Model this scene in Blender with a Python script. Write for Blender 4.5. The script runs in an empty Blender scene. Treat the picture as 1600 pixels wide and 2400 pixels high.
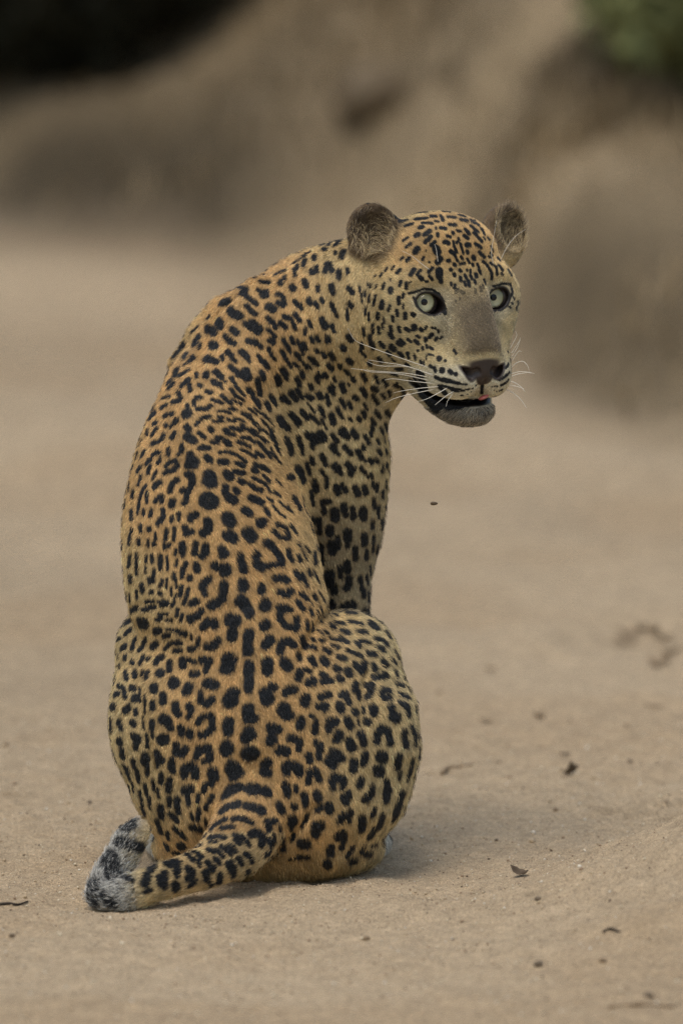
import bpy, bmesh, math, random, os
import numpy as np
from mathutils import Vector, Matrix, noise as mnoise

# ------------------------------------------------------------------ camera, light, exposure
scene = bpy.context.scene
col = scene.collection
S = 0.00055                       # metres per leopard unit (the leopard is modelled in units of 0.55 mm)
CAM_H, CAM_D = 2.4, 14.0
AIM = Vector((0.0, 0.0, 0.462))
cam_data = bpy.data.cameras.new('camera')
cam = bpy.data.objects.new('camera', cam_data)
col.objects.link(cam)
cam.location = (0.0, -CAM_D, CAM_H)
look = (AIM - cam.location)
cam.rotation_euler = look.to_track_quat('-Z', 'Y').to_euler()
DIST = look.length
cam_data.sensor_fit = 'VERTICAL'
cam_data.sensor_height = 36.0
cam_data.lens = 36.0 * DIST / (2400 * S)
cam_data.clip_start = 0.5
cam_data.clip_end = 400.0
cam_data.dof.use_dof = True
cam_data.dof.focus_distance = DIST - 0.02
cam_data.dof.aperture_fstop = cam_data.lens / 1000.0 / 0.13
scene.camera = cam
_pt = math.atan2(CAM_H - AIM.z, CAM_D)
UPV_ = (0.0, math.sin(_pt), math.cos(_pt))

world = bpy.data.worlds.new('World')
scene.world = world
world.use_nodes = True
wn = world.node_tree
bg = wn.nodes['Background']
sky = wn.nodes.new('ShaderNodeTexSky')
sky.sky_type = 'NISHITA'
sky.sun_disc = False
SUN_EL, SUN_AZ = math.radians(74), math.radians(215)
sky.sun_elevation = SUN_EL
sky.sun_rotation = SUN_AZ
sky.air_density = 1.6
sky.dust_density = 3.0
sky.ozone_density = 0.6
wn.links.new(sky.outputs[0], bg.inputs[0])
bg.inputs[1].default_value = 0.11
sun_data = bpy.data.lights.new('sun', 'SUN')
sun_data.energy = 1.3
sun_data.angle = math.radians(34)
sun_data.color = (1.0, 0.96, 0.90)
sun = bpy.data.objects.new('sun', sun_data)
col.objects.link(sun)
sun_dir = Vector((math.sin(SUN_AZ) * math.cos(SUN_EL), math.cos(SUN_AZ) * math.cos(SUN_EL), math.sin(SUN_EL)))
sun.rotation_euler = sun_dir.to_track_quat('Z', 'Y').to_euler()
scene.view_settings.view_transform = 'Standard'
scene.view_settings.look = 'None'
scene.view_settings.gamma = 1.0
scene.view_settings.exposure = 0.25
scene.render.engine = 'CYCLES'
scene.cycles.use_denoising = True
scene.cycles.denoiser = 'OPENIMAGEDENOISE'
scene.cycles.denoising_input_passes = 'RGB_ALBEDO_NORMAL'
scene.cycles.denoising_prefilter = 'NONE'

# ------------------------------------------------------------------ helpers
rng = np.random.default_rng(7)
random.seed(7)


def tag(o, label=None, cat=None, group=None, kind=None):
    if label: o['label'] = label
    if cat: o['category'] = cat
    if group: o['group'] = group
    if kind: o['kind'] = kind
    return o


def link(name, data, parent=None):
    o = bpy.data.objects.new(name, data)
    col.objects.link(o)
    if parent is not None:
        o.parent = parent
    return o


def mesh_from(name, verts, faces, smooth=True):
    me = bpy.data.meshes.new(name)
    verts = np.asarray(verts, dtype=np.float64)
    if isinstance(faces, np.ndarray) and faces.ndim == 2:
        n, k = faces.shape
        me.vertices.add(len(verts))
        me.vertices.foreach_set('co', verts.astype(np.float32).ravel())
        me.loops.add(n * k)
        me.loops.foreach_set('vertex_index', faces.astype(np.int32).ravel())
        me.polygons.add(n)
        me.polygons.foreach_set('loop_start', (np.arange(n) * k).astype(np.int32))
        me.polygons.foreach_set('loop_total', np.full(n, k, dtype=np.int32))
        me.update(calc_edges=True)
    else:
        me.from_pydata([tuple(v) for v in verts], [], [tuple(f) for f in faces])
        me.update()
    if smooth:
        me.polygons.foreach_set('use_smooth', np.ones(len(me.polygons), dtype=bool))
    me.validate()
    return me


def lin(r, g, b):
    """sRGB 0-255 to linear"""
    f = lambda c: (c / 255 / 12.92) if c / 255 <= 0.04045 else (((c / 255) + 0.055) / 1.055) ** 2.4
    return np.array([f(r), f(g), f(b)])


def sstep(e0, e1, x):
    t = np.clip((x - e0) / (e1 - e0), 0, 1)
    return t * t * (3 - 2 * t)


def simple_mat(name, color, rough=0.6, spec=0.5, **kw):
    m = bpy.data.materials.new(name)
    m.use_nodes = True
    b = m.node_tree.nodes['Principled BSDF']
    b.inputs['Base Color'].default_value = (*color, 1)
    b.inputs['Roughness'].default_value = rough
    b.inputs['Specular IOR Level'].default_value = spec
    for k, v in kw.items():
        b.inputs[k].default_value = v
    return m

# ------------------------------------------------------------------ ground: dry river sand and the bank behind it
def fbm(x, y, f, seed, octv=4, gain=.5):
    r = np.random.default_rng(seed)
    out = np.zeros_like(x)
    a = 1.0
    tot = 0
    for o in range(octv):
        for k in range(4):
            th = r.uniform(0, 2 * math.pi)
            ff = f * r.uniform(.7, 1.4)
            ph = r.uniform(0, 6.28)
            out += a * np.sin((x * math.cos(th) + y * math.sin(th)) * ff + ph + 1.3 * np.sin((x * math.sin(th) - y * math.cos(th)) * ff * .6 + ph * 2))
        tot += a * 2
        a *= gain
        f *= 2.03
    return out / tot


def foot_line(x):
    """where the sand ends and the bank begins"""
    return np.interp(x, [-40, -6, -.9, -.45, 0, .22, .36, .6, 6, 40], [16, 11, 8.0, 7.4, 6.6, 5.8, 4.9, 4.35, 3.2, 6]) + .18 * np.sin(x * 5.1 + 1) + .1 * np.sin(x * 11.7)


def ground_h(x, y):
    x = np.asarray(x, float)
    y = np.asarray(y, float)
    h = .018 * fbm(x, y, 2.2, 5, 3) * sstep(.5, 2.0, np.hypot(x, y)) + .0085 * fbm(x, y, 9, 6, 3) + .0034 * fbm(x, y, 38, 7, 3) * (1 - sstep(4, 9, np.hypot(x, y)))
    # fine tumbled sand close by
    h += .0019 * fbm(x, y, 140, 8, 2) * (1 - sstep(1.5, 3, np.hypot(x, y)))
    # low swell in front on the right
    yc = -.20 + .10 * (x - .4)
    dy = y - yc
    h += .15 * sstep(.10, .62, x) * np.where(dy > 0, np.exp(-(dy / .13) ** 2), np.exp(-(dy / .42) ** 2))
    h += .018 * sstep(.25, .5, x) * np.exp(-((y + .62 + .2 * (x - .4)) / .07) ** 2)
    h -= .012 * np.exp(-(((x + .28) / .2) ** 2 + ((y + .22) / .16) ** 2))
    # raked ripples on the right
    rp = np.exp(-(((x - .43) / .12) ** 2 + ((y - .42) / .15) ** 2))
    h += .0075 * rp * np.sin((y * .75 - x * .42) * 165 + 1.2 * fbm(x, y, 14, 9, 2))
    # old prints far out on the sand
    for (cx, cy, r_, d) in ((.45, 2.0, .10, .02), (.52, 1.55, .07, .014), (.22, 3.6, .16, .025), (.5, 3.2, .18, .03), (-.35, 3.0, .2, .02), (-.2, 5.0, .3, .03)):
        q = ((x - cx) / r_) ** 2 + ((y - cy) / (r_ * 1.6)) ** 2
        h += -d * np.exp(-q) + d * .5 * np.exp(-(np.sqrt(q) - 1.5) ** 2 * 4)
    # bank
    t = y - foot_line(x)
    bank = np.where(t > 0, .24 * t - .008 * np.minimum(t, 12) ** 2, 0)
    bank = np.where(t > 0, np.minimum(bank, 2.6) * (1 + 0 * t), 0)
    rough = sstep(-.1, .5, t)
    h = h + bank * sstep(0, .9, t) + rough * (.06 * fbm(x, y, 3.0, 15, 3) + .03 * fbm(x, y, 11, 16, 3))
    return h


def at(px, py, lift=0.0):
    """the ground point seen at a place in the frame"""
    d = Vector((S * (px - 800), 0, 0)) + Vector(UPV_) * (S * (1200 - py)) + look
    d.normalize()
    o = Vector(cam.location)
    ts = np.linspace(11.0, 45.0, 3400)
    xs, ys, zs = o.x + d.x * ts, o.y + d.y * ts, o.z + d.z * ts
    below = np.nonzero(zs < ground_h(xs, ys))[0]
    t = ts[below[0]] if len(below) else 45.0
    p = o + d * float(t)
    return Vector((p.x, p.y, float(ground_h(p.x, p.y)) + lift))


def graded(a0, a1, core0, core1, d0, grow, dmax):
    v = list(np.arange(core0, core1, d0))
    d = d0
    x = core0
    left = []
    while x > a0:
        d = min(d * grow, dmax)
        x -= d
        left.append(x)
    d = d0
    x = v[-1]
    while x < a1:
        d = min(d * grow, dmax)
        x += d
        v.append(x)
    return np.array(left[::-1] + v)


gx = graded(-70, 70, -.62, .62, .0062, 1.05, 3.0)
gy = graded(-40, 130, -1.15, .85, .0085, 1.022, 3.0)
GX, GY = np.meshgrid(gx, gy, indexing='ij')
GZ = ground_h(GX, GY)
nx_, ny_ = GX.shape
idx = np.arange(nx_ * ny_).reshape(nx_, ny_)
gq = np.stack([idx[:-1, :-1], idx[1:, :-1], idx[1:, 1:], idx[:-1, 1:]], -1).reshape(-1, 4)
gv = np.stack([GX, GY, GZ], -1).reshape(-1, 3)
ground_me = mesh_from('ground', gv, gq)
# soil colour: pale sand on the river bed, brown earth and leaf litter on the bank
tt_ = (GY - foot_line(GX) + .18 * fbm(GX, GY, 4, 22, 3)).ravel()
soil = sstep(-1.1, .55, tt_)
lit = np.zeros(len(gv))
px_, py_ = gv[:, 0], gv[:, 1]


def blob(cx, cy, rx, ry, s):
    return s * np.exp(-(((px_ - cx) / rx) ** 2 + ((py_ - cy) / ry) ** 2))


SAND_C, SOIL_C, LITTER_C = lin(182, 160, 129), lin(160, 140, 109), lin(74, 64, 47)
n1 = fbm(px_, py_, 2.6, 31, 4)
n2 = fbm(px_, py_, .9, 32, 3)
lit = .42 + .22 * n1 + .12 * n2
for (bx, by, rx_, ry_, st) in [(120, 470, .22, .30, .45), (330, 500, .22, .26, .5), (540, 520, .18, .22, .35), (200, 300, .25, .3, .3), (500, 330, .2, .25, .25),
                               (1050, 430, .20, .22, -.42), (1300, 380, .20, .25, -.42), (950, 120, .25, .3, -.2), (700, 200, .2, .25, -.05), (880, 240, .07, .16, .3),
                               (1330, 560, .10, .22, .25), (1480, 620, .16, .25, .25), (1560, 800, .14, .3, .2), (1330, 760, .08, .2, .15), (1450, 900, .16, .25, .2),
                               (1480, 200, .2, .3, .2)]:
    c_ = at(bx, by)
    lit = lit + blob(c_.x, c_.y, rx_, ry_, st)
lit = np.clip(lit, 0, 1)
gcol = np.repeat(SAND_C[None], len(gv), 0)
tint = fbm(px_, py_, 1.7, 41, 4)
gcol = gcol * (1 + .10 * tint[:, None] * np.array([1.0, 1.05, 1.15]))
warm = sstep(.05, .6, fbm(px_, py_, 4.2, 42, 3)) * .35
gcol = gcol * (1 - warm[:, None]) + (lin(172, 146, 112))[None] * warm[:, None]
sc3 = SOIL_C[None] * (1 - lit[:, None]) + LITTER_C[None] * lit[:, None]
gcol = gcol * (1 - soil[:, None]) + sc3 * soil[:, None]
at_ = ground_me.attributes.new('soil_colour', 'FLOAT_COLOR', 'POINT')
at_.data.foreach_set('color', np.hstack([gcol, np.ones((len(gcol), 1))]).astype(np.float32).ravel())
sand = bpy.data.materials.new('river_sand')
sand.use_nodes = True
nt = sand.node_tree
b = nt.nodes['Principled BSDF']
b.inputs['Roughness'].default_value = .92
b.inputs['Specular IOR Level'].default_value = .2
a1 = nt.nodes.new('ShaderNodeAttribute'); a1.attribute_name = 'soil_colour'
tc = nt.nodes.new('ShaderNodeTexCoord')


def noise_node(scale, detail=3, rough=.6):
    n = nt.nodes.new('ShaderNodeTexNoise')
    n.inputs['Scale'].default_value = scale
    n.inputs['Detail'].default_value = detail
    n.inputs['Roughness'].default_value = rough
    nt.links.new(tc.outputs['Object'], n.inputs['Vector'])
    return n


def mult(col_out, fac_out, lo_, hi_, c0=.3, c1=.7):
    m_ = nt.nodes.new('ShaderNodeMapRange')
    m_.inputs['From Min'].default_value = c0; m_.inputs['From Max'].default_value = c1
    m_.inputs['To Min'].default_value = lo_; m_.inputs['To Max'].default_value = hi_
    nt.links.new(fac_out, m_.inputs['Value'])
    v = nt.nodes.new('ShaderNodeVectorMath'); v.operation = 'SCALE'
    nt.links.new(col_out, v.inputs[0]); nt.links.new(m_.outputs[0], v.inputs['Scale'])
    return v.outputs[0]


o_ = a1.outputs['Color']
nA, nB, nC = noise_node(520, 2), noise_node(150, 3), noise_node(26, 4)
o_ = mult(o_, nA.outputs['Fac'], .62, 1.38)
o_ = mult(o_, nB.outputs['Fac'], .82, 1.18)
o_ = mult(o_, nC.outputs['Fac'], .85, 1.12)
nt.links.new(o_, b.inputs['Base Color'])
bp1 = nt.nodes.new('ShaderNodeBump'); bp1.inputs['Strength'].default_value = .9; bp1.inputs['Distance'].default_value = .003
bp2 = nt.nodes.new('ShaderNodeBump'); bp2.inputs['Strength'].default_value = .7; bp2.inputs['Distance'].default_value = .009
nt.links.new(nA.outputs['Fac'], bp1.inputs['Height'])
nt.links.new(nB.outputs['Fac'], bp2.inputs['Height'])
nt.links.new(bp2.outputs[0], bp1.inputs['Normal'])
nt.links.new(bp1.outputs[0], b.inputs['Normal'])
ground_me.materials.append(sand)
ground = link('ground', ground_me)
tag(ground, kind='structure')

# ------------------------------------------------------------------ leopard: shape as a blended solid
# leopard space: u to the right, v downwards, D away from the viewer, all in units of S metres;
# it is placed in the world by one rigid turn.
PITCH = math.atan2(CAM_H - AIM.z, CAM_D)
FWD = np.array([0.0, math.cos(PITCH), -math.sin(PITCH)])
UPV = np.array([0.0, math.sin(PITCH), math.cos(PITCH)])
RGT = np.array([1.0, 0.0, 0.0])
ORG = np.array(AIM)


def to_world(p):
    p = np.asarray(p, float)
    return ORG + S * ((p[..., 0:1] - 800) * RGT + (1200 - p[..., 1:2]) * UPV + p[..., 2:3] * FWD)


def dir_world(p):
    p = np.asarray(p, float)
    return p[..., 0:1] * RGT - p[..., 1:2] * UPV + p[..., 2:3] * FWD


def catmull(pts, sub):
    pts = np.asarray(pts, float)
    P = np.vstack([2 * pts[0] - pts[1], pts, 2 * pts[-1] - pts[-2]])
    out = []
    for i in range(1, len(P) - 2):
        p0, p1, p2, p3 = P[i - 1], P[i], P[i + 1], P[i + 2]
        for t in np.arange(sub) / sub:
            out.append(0.5 * ((2 * p1) + (-p0 + p2) * t + (2 * p0 - 5 * p1 + 4 * p2 - p3) * t * t + (-p0 + 3 * p1 - 3 * p2 + p3) * t ** 3))
    out.append(P[-2])
    return np.array(out)


def unit(v):
    v = np.asarray(v, float)
    return v / np.maximum(np.linalg.norm(v, axis=-1, keepdims=True), 1e-9)


class Ell:
    """ellipsoid: centre, radii, rotation rows (local axes)"""
    def __init__(s, c, r, R=None, k=40, op='add'):
        s.c, s.r = np.array(c, float), np.array(r, float)
        s.R = np.eye(3) if R is None else np.array(R, float)
        s.k, s.op = k, op
        ext = np.sqrt(((s.R * s.r[:, None]) ** 2).sum(0))
        s.lo, s.hi = s.c - ext, s.c + ext

    def d(s, X):
        q = (X - s.c) @ s.R.T
        k0 = np.sqrt(((q / s.r) ** 2).sum(1))
        k1 = np.sqrt(((q / s.r ** 2) ** 2).sum(1)) + 1e-9
        return k0 * (k0 - 1) / k1


class Loft:
    """swept ellipse: rows of (x, y, z, a, b); lat = lateral axis (one or per row)"""
    def __init__(s, rows, lat=(1, 0, 0), k=40, sub=8, cap=0.8, op='add'):
        rows = np.asarray(rows, float)
        lat = np.asarray(lat, float)
        if lat.ndim == 1:
            lat = np.repeat(lat[None], len(rows), 0)
        al = catmull(np.hstack([rows, lat]), sub)
        s.p, s.ab, s.l = al[:, :3], al[:, 3:5], unit(al[:, 5:8])
        s.t = unit(np.gradient(s.p, axis=0))
        s.k, s.cap, s.op = k, cap, op
        s.all = np.hstack([s.p, s.ab, s.t, s.l])
        s.e = s.p[1:] - s.p[:-1]
        s.ee = (s.e ** 2).sum(1)
        m = s.ab.max()
        s.lo, s.hi = s.p.min(0) - m, s.p.max(0) + m

    def d(s, X):
        out = np.empty(len(X), X.dtype)
        for i in range(0, len(X), 60000):
            out[i:i + 60000] = s._d(X[i:i + 60000])
        return out

    def _d(s, X):
        P = s.p
        d2 = (P * P).sum(1)[None] - 2 * (X @ P.T)
        j = d2.argmin(1)
        best = None
        for o in (-1, 0):
            i = np.clip(j + o, 0, len(P) - 2)
            a, e = P[i], s.e[i]
            t = np.clip(((X - a) * e).sum(1) / s.ee[i], 0, 1)
            dd = ((X - a - t[:, None] * e) ** 2).sum(1)
            if best is None:
                best, bi, bt = dd, i, t
            else:
                m = dd < best
                bi = np.where(m, i, bi); bt = np.where(m, t, bt)
        w = bt[:, None]
        al = s.all[bi] * (1 - w) + s.all[bi + 1] * w
        c, ab, tg, l = al[:, :3], al[:, 3:5], unit(al[:, 5:8]), al[:, 8:11]
        l = unit(l - (l * tg).sum(1, keepdims=True) * tg)
        q = X - c
        x, z = (q * l).sum(1), (q * tg).sum(1)
        y = np.sqrt(np.maximum((q * q).sum(1) - x * x - z * z, 0))
        r0, r1 = ab[:, 0], ab[:, 1]
        r2 = np.minimum(r0, r1) * s.cap
        k0 = np.sqrt((x / r0) ** 2 + (y / r1) ** 2 + (z / r2) ** 2)
        k1 = np.sqrt((x / r0 ** 2) ** 2 + (y / r1 ** 2) ** 2 + (z / r2 ** 2) ** 2) + 1e-9
        return k0 * (k0 - 1) / k1


def rot_rows(yaw=0, pitch=0, roll=0):
    """rows: local x, y, z axes in leopard space; angles in degrees"""
    y, p, r = map(math.radians, (yaw, pitch, roll))
    Ry = np.array([[math.cos(y), 0, math.sin(y)], [0, 1, 0], [-math.sin(y), 0, math.cos(y)]])
    Rx = np.array([[1, 0, 0], [0, math.cos(p), -math.sin(p)], [0, math.sin(p), math.cos(p)]])
    Rz = np.array([[math.cos(r), -math.sin(r), 0], [math.sin(r), math.cos(r), 0], [0, 0, 1]])
    return (Rz @ Ry @ Rx).T


# head frame: columns r (viewer's right), up, f (out of the face)
HC = np.array([1020.0, 640.0, 175.0])
YAW, HROLL, HPITCH = 27.0, -4.0, 2.0


def head_axes():
    y, ro, pi_ = math.radians(YAW), math.radians(HROLL), math.radians(HPITCH)
    r = np.array([math.cos(y), 0, math.sin(y)])
    f = np.array([math.sin(y), 0, -math.cos(y)])
    up = np.array([0.0, -1.0, 0.0])
    f, up = f * math.cos(pi_) - up * math.sin(pi_), up * math.cos(pi_) + f * math.sin(pi_)
    # roll about f
    r2 = r * math.cos(ro) - up * math.sin(ro)
    u2 = up * math.cos(ro) + r * math.sin(ro)
    return r2, u2, f


HR, HU, HF = head_axes()
HM = np.stack([HR, HU, HF])        # rows


def H(r, u, f):
    return HC + r * HR + u * HU + f * HF


def hell(c, rad, k=25, op='add', tilt=None):
    R = HM if tilt is None else np.array(tilt) @ HM
    return Ell(H(*c), rad, R, k, op)


def hloft(rows, k=25, lat=(1, 0, 0), **kw):
    out = []
    for (r, u, f, a, b) in rows:
        out.append([*H(r, u, f), a, b])
    L = np.array(lat, float) @ HM
    return Loft(out, L, k=k, **kw)


def axis_tilt(ax, ang):
    M = Matrix.Rotation(math.radians(ang), 3, Vector(ax))
    return np.array(M)


def build_prims():
    A = []
    # trunk: rump to withers
    A.append(Loft([
        (600, 1960, 20, 165, 150),
        (596, 1840, -25, 215, 185),
        (592, 1700, -20, 225, 190),
        (585, 1560, 0, 205, 180),
        (545, 1410, 25, 222, 172),
        (512, 1290, 55, 222, 175),
        (496, 1190, 85, 208, 178),
        (492, 1090, 120, 192, 185),
        (498, 980, 165, 170, 190),
        (530, 870, 200, 118, 170),
        (562, 790, 225, 92, 145)],
        lat=[(1, 0, 0), (1, 0, 0), (1, 0, 0), (1, 0, .02), (1, 0, .05), (1, 0, .1), (1, 0, .18), (1, 0, .28), (1, 0, .4), (1, 0, .5), (1, 0, .5)],
        k=40))
    # belly and chest on the far side
    A.append(Ell((520, 1350, 190), (185, 260, 130), k=90))
    A.append(Ell((640, 1080, 300), (190, 240, 150), k=80))
    # right haunch, right knee
    A.append(Ell((770, 1745, 70), (200, 290, 235), rot_rows(roll=-7), k=34))
    A.append(Ell((812, 1612, 180), (142, 178, 200), rot_rows(roll=8), k=60))
    A.append(Ell((700, 1890, -20), (205, 175, 170), k=60))
    # left haunch, left knee
    A.append(Ell((425, 1715, 70), (168, 275, 225), rot_rows(roll=6), k=30))
    A.append(Ell((385, 1585, 175), (108, 160, 190), rot_rows(roll=-8), k=36))
    A.append(Ell((490, 1880, -10), (135, 170, 165), rot_rows(roll=-10), k=60))
    # hocks and hind paws
    A.append(Loft([(830, 1960, 40, 75, 60), (850, 1990, 130, 55, 45), (885, 1992, 260, 48, 34), (893, 1985, 330, 52, 34)], k=25))
    A.append(Loft([(750, 2005, -60, 80, 34), (835, 1998, 30, 66, 38), (868, 1992, 120, 50, 36)], k=45))
    A.append(Loft([(430, 1985, 30, 70, 50), (390, 1990, 100, 55, 45), (355, 1985, 210, 45, 34), (345, 1975, 300, 50, 34)], k=25))
    # right shoulder blade, upper arm, foreleg
    A.append(Loft([
        (575, 745, 195, 75, 85),
        (650, 830, 200, 125, 110),
        (715, 930, 225, 158, 125),
        (752, 1050, 258, 152, 130),
        (776, 1180, 290, 122, 120),
        (795, 1310, 310, 88, 95),
        (808, 1430, 320, 62, 72),
        (815, 1600, 330, 54, 60),
        (818, 1800, 335, 50, 54),
        (818, 1930, 330, 56, 52)],
        lat=[(1, -.5, .1), (1, -.5, .1), (1, -.3, .15), (1, -.1, .15), (1, 0, .1), (1, 0, .1), (1, 0, 0), (1, 0, 0), (1, 0, 0), (1, 0, 0)], k=13))
    A.append(Ell((820, 1965, 355), (62, 40, 85), k=25))
    # left shoulder and foreleg
    A.append(Loft([
        (536, 752, 250, 58, 68),
        (474, 820, 280, 66, 88),
        (456, 930, 330, 84, 105),
        (520, 1120, 370, 90, 100),
        (560, 1320, 380, 70, 78),
        (580, 1600, 380, 55, 60),
        (590, 1800, 380, 50, 54),
        (592, 1930, 375, 56, 52)], k=12))
    A.append(Ell((592, 1960, 405), (62, 40, 85), k=25))
    # neck
    A.append(Loft([
        (580, 810, 225, 130, 140),
        (660, 790, 232, 160, 165),
        (750, 760, 232, 178, 178),
        (850, 725, 215, 175, 170),
        (940, 690, 195, 150, 150)],
        lat=(.25, 1, 0), k=45))
    A.append(Loft([(760, 900, 270, 135, 130), (830, 880, 250, 120, 120), (900, 820, 215, 100, 110)], lat=(.5, 1, 0), k=45))
    # tail
    A.append(Loft([
        (606, 1810, -110, 100, 80),
        (590, 1900, -165, 98, 80),
        (555, 1968, -225, 78, 66),
        (500, 2016, -280, 52, 50),
        (440, 2038, -325, 43, 43),
        (380, 2056, -360, 40, 40),
        (320, 2076, -385, 38, 38),
        (272, 2090, -395, 33, 33),
        (246, 2080, -375, 30, 31),
        (264, 2036, -340, 31, 31),
        (294, 1994, -320, 33, 33),
        (314, 1960, -312, 33, 33),
        (328, 1942, -306, 26, 26)], lat=(1, .5, 0.2), k=22, cap=1.0))
    # ---- head
    A.append(hell((0, 30, -5), (150, 118, 150), k=30))
    A.append(hell((0, 60, 62), (112, 76, 76), k=40))
    for s in (-1, 1):
        A.append(hell((s * 104, -90, 10), (86, 125, 92), k=35))
        A.append(hell((s * 112, -50, 66), (66, 70, 62), k=40))
        A.append(hell((s * 80, -6, 104), (56, 33, 42), k=30))             # brow
        A.append(hell((s * 76, -118, 88), (70, 84, 64), k=40))            # upper cheek
    A.append(hloft([(0, 45, 105, 74, 36), (0, -20, 130, 62, 42), (0, -95, 166, 58, 46), (0, -165, 198, 58, 42), (0, -190, 206, 54, 36)], k=26))
    for s in (-1, 1):
        A.append(hell((s * 41, -234, 160), (54, 57, 70), k=20))           # whisker pads
        A.append(hell((s * 62, -206, 108), (60, 64, 70), k=36))
    A.append(hloft([(-90, -205, 5, 46, 42), (-70, -266, 60, 30, 28), (-42, -306, 112, 31, 29), (0, -314, 138, 32, 34),
                    (42, -306, 112, 31, 29), (70, -266, 60, 30, 28), (90, -205, 5, 46, 42)], k=18, lat=(0, 1, 0)))
    A.append(hell((0, -316, 128), (58, 31, 50), k=18))
    A.append(hell((0, -250, 60), (85, 75, 85), k=20))                      # palate / throat fill
    for s in (-1, 1):
        A.append(hell(EYE[s] + np.array([0, 0, -4.0]), (50, 45, 44), k=16))    # eye mound
    return A


EYE = {-1: np.array([-92.0, -58.0, 104.0]), 1: np.array([92.0, -58.0, 104.0])}
EYE_R = 38.0


def build_details():
    """eyes, ears, nose and mouth: (prim, op)"""
    B = []
    for s in (-1, 1):
        # ears: a rounded cup
        base = np.array([-150, 110, -12] if s < 0 else [196, 88, -14], float)
        n = unit(np.array([-0.42, 0.12, 0.9]) if s < 0 else np.array([0.30, 0.1, 0.9]))
        u0 = np.array([-0.40, 1.0, 0.0]) if s < 0 else np.array([0.62, 1.0, 0.0])
        upx = unit(u0 - n * (u0 @ n))
        lx = np.cross(upx, n)
        R = np.stack([lx, upx, n]) @ HM
        B.append((Ell(H(*(base - upx * 14)), (64, 82, 40), R, 30), 'add'))
        B.append((Ell(H(*(base + n * 28 + upx * 4)), (50, 58, 36), R, 12), 'sub'))
    for s in (-1, 1):
        ec = EYE[s]
        B.append((hell(ec + [s * -2, -3, 30], (32, 22.5, 46), k=5, tilt=axis_tilt((0, 0, 1), -s * 26)), 'sub'))
    # folds of loose skin: neck, shoulder blade, flank
    for pts, ra in (([(800, 638, 73), (808, 689, 50), (822, 739, 44), (845, 799, 57), (868, 849, 86), (885, 889, 116)], 6),
                    ([(748, 658, 75), (775, 719, 49), (805, 789, 52), (830, 839, 75), (855, 899, 116), (880, 948, 155)], 6),
                    ([(700, 709, 66), (730, 764, 51), (765, 829, 64), (800, 889, 101)], 4),
                    ([(551, 697, 130), (498, 742, 146), (476, 788, 139), (465, 839, 73), (458, 880, 32)], 6),
                    ([(305, 1432, 2), (341, 1419, -75), (377, 1424, -105), (412, 1459, -125), (442, 1498, -140)], 4),
                    ([(332, 1589, -79), (338, 1638, -110), (343, 1698, -122), (349, 1752, -122), (356, 1802, -112)], 7),
                    ([(866, 1579, -64), (848, 1613, -108), (838, 1653, -135), (838, 1697, -146)], 6),
                    ([(735, 1885, -189), (713, 1927, -186), (687, 1957, -179), (653, 1985, -170), (625, 2004, -175)], 7),
                    ([(768, 1432, 5), (745, 1461, -74), (722, 1499, -114), (706, 1543, -141)], 7)):
        B.insert(0, (Loft([(*q, ra * (.5 + .5 * math.sin(math.pi * (i + .6) / (len(pts) + .2))), ra * (.5 + .5 * math.sin(math.pi * (i + .6) / (len(pts) + .2)))) for i, q in enumerate(pts)], k=20), 'sub'))
    # shoulder blade edge and the line of the backbone
    for pts, ra, dp in (([(602, 676, 150), (574, 716, 114), (558, 770, 86), (562, 829, 50), (587, 885, 30)], 26, 11),
                        ([(561, 1399, -148), (516, 1250, -115), (479, 1130, -84), (449, 1030, -50), (436, 960, -11), (445, 900, 26)], 22, 12),
                        ([(592, 1745, -216), (590, 1646, -204), (585, 1548, -181), (573, 1448, -159)], 24, 17)):
        B.insert(0, (Loft([(q[0], q[1], q[2] + dp, ra, ra) for q in pts], k=34), 'add'))
    # nose leather
    B.append((hloft([(-46, -198, 196, 20, 17), (-24, -203, 215, 22, 17), (0, -205, 222, 22, 18), (24, -203, 215, 22, 17), (46, -198, 196, 20, 17)], k=10, lat=(0, 1, 0)), 'add'))
    B.append((hell((0, -226, 216), (24, 26, 22), k=10), 'add'))
    for s in (-1, 1):
        B.append((hloft([(s * 20, -224, 236, 9, 12), (s * 34, -228, 228, 9, 13), (s * 50, -220, 214, 6, 11), (s * 58, -207, 203, 3, 5)], k=5), 'sub'))
    # philtrum
    B.append((hell((0, -268, 230), (4, 26, 12), k=10), 'sub'))
    # mouth gap
    B.append((hloft([(-94, -244, 50, 5, 26), (-66, -284, 118, 6, 34), (0, -298, 172, 5.5, 36), (66, -284, 118, 6, 34), (94, -244, 50, 5, 26)], k=8, lat=(0, 1, 0)), 'sub'))
    return B


PR = [(p, 'add') for p in build_prims()] + build_details()


# the trunk is drawn in or let out a little from the spine line, height by height
W_V = np.array([600, 700, 811, 843, 903, 932, 983, 1057, 1125, 1225, 1337, 1433, 1484, 1566, 1630, 1714, 1777, 1839, 1906, 1990])
W_P = np.array([640, 620, 600, 585, 560, 550, 535, 530, 530, 540, 560, 570, 580, 585, 588, 592, 595, 596, 596, 596.])
W_L = np.array([1, 1, 1.08, 1.03, 1.15, 1.18, 1.14, 1.06, 1.03, .99, .98, .94, .95, .985, .97, 1.0, 1.04, 1.11, 1.13, 1.13])
W_RV = np.array([940, 981, 1059, 1154, 1270, 1308, 1359, 1459, 1568, 1599, 1650, 1767, 1824, 1908, 1964, 1990])
W_R = np.array([1, .99, .97, .97, .98, 1.0, 1.02, 1.01, 1.035, 1.02, .97, .97, 1.0, 1.01, 1.08, 1.08])


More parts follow.
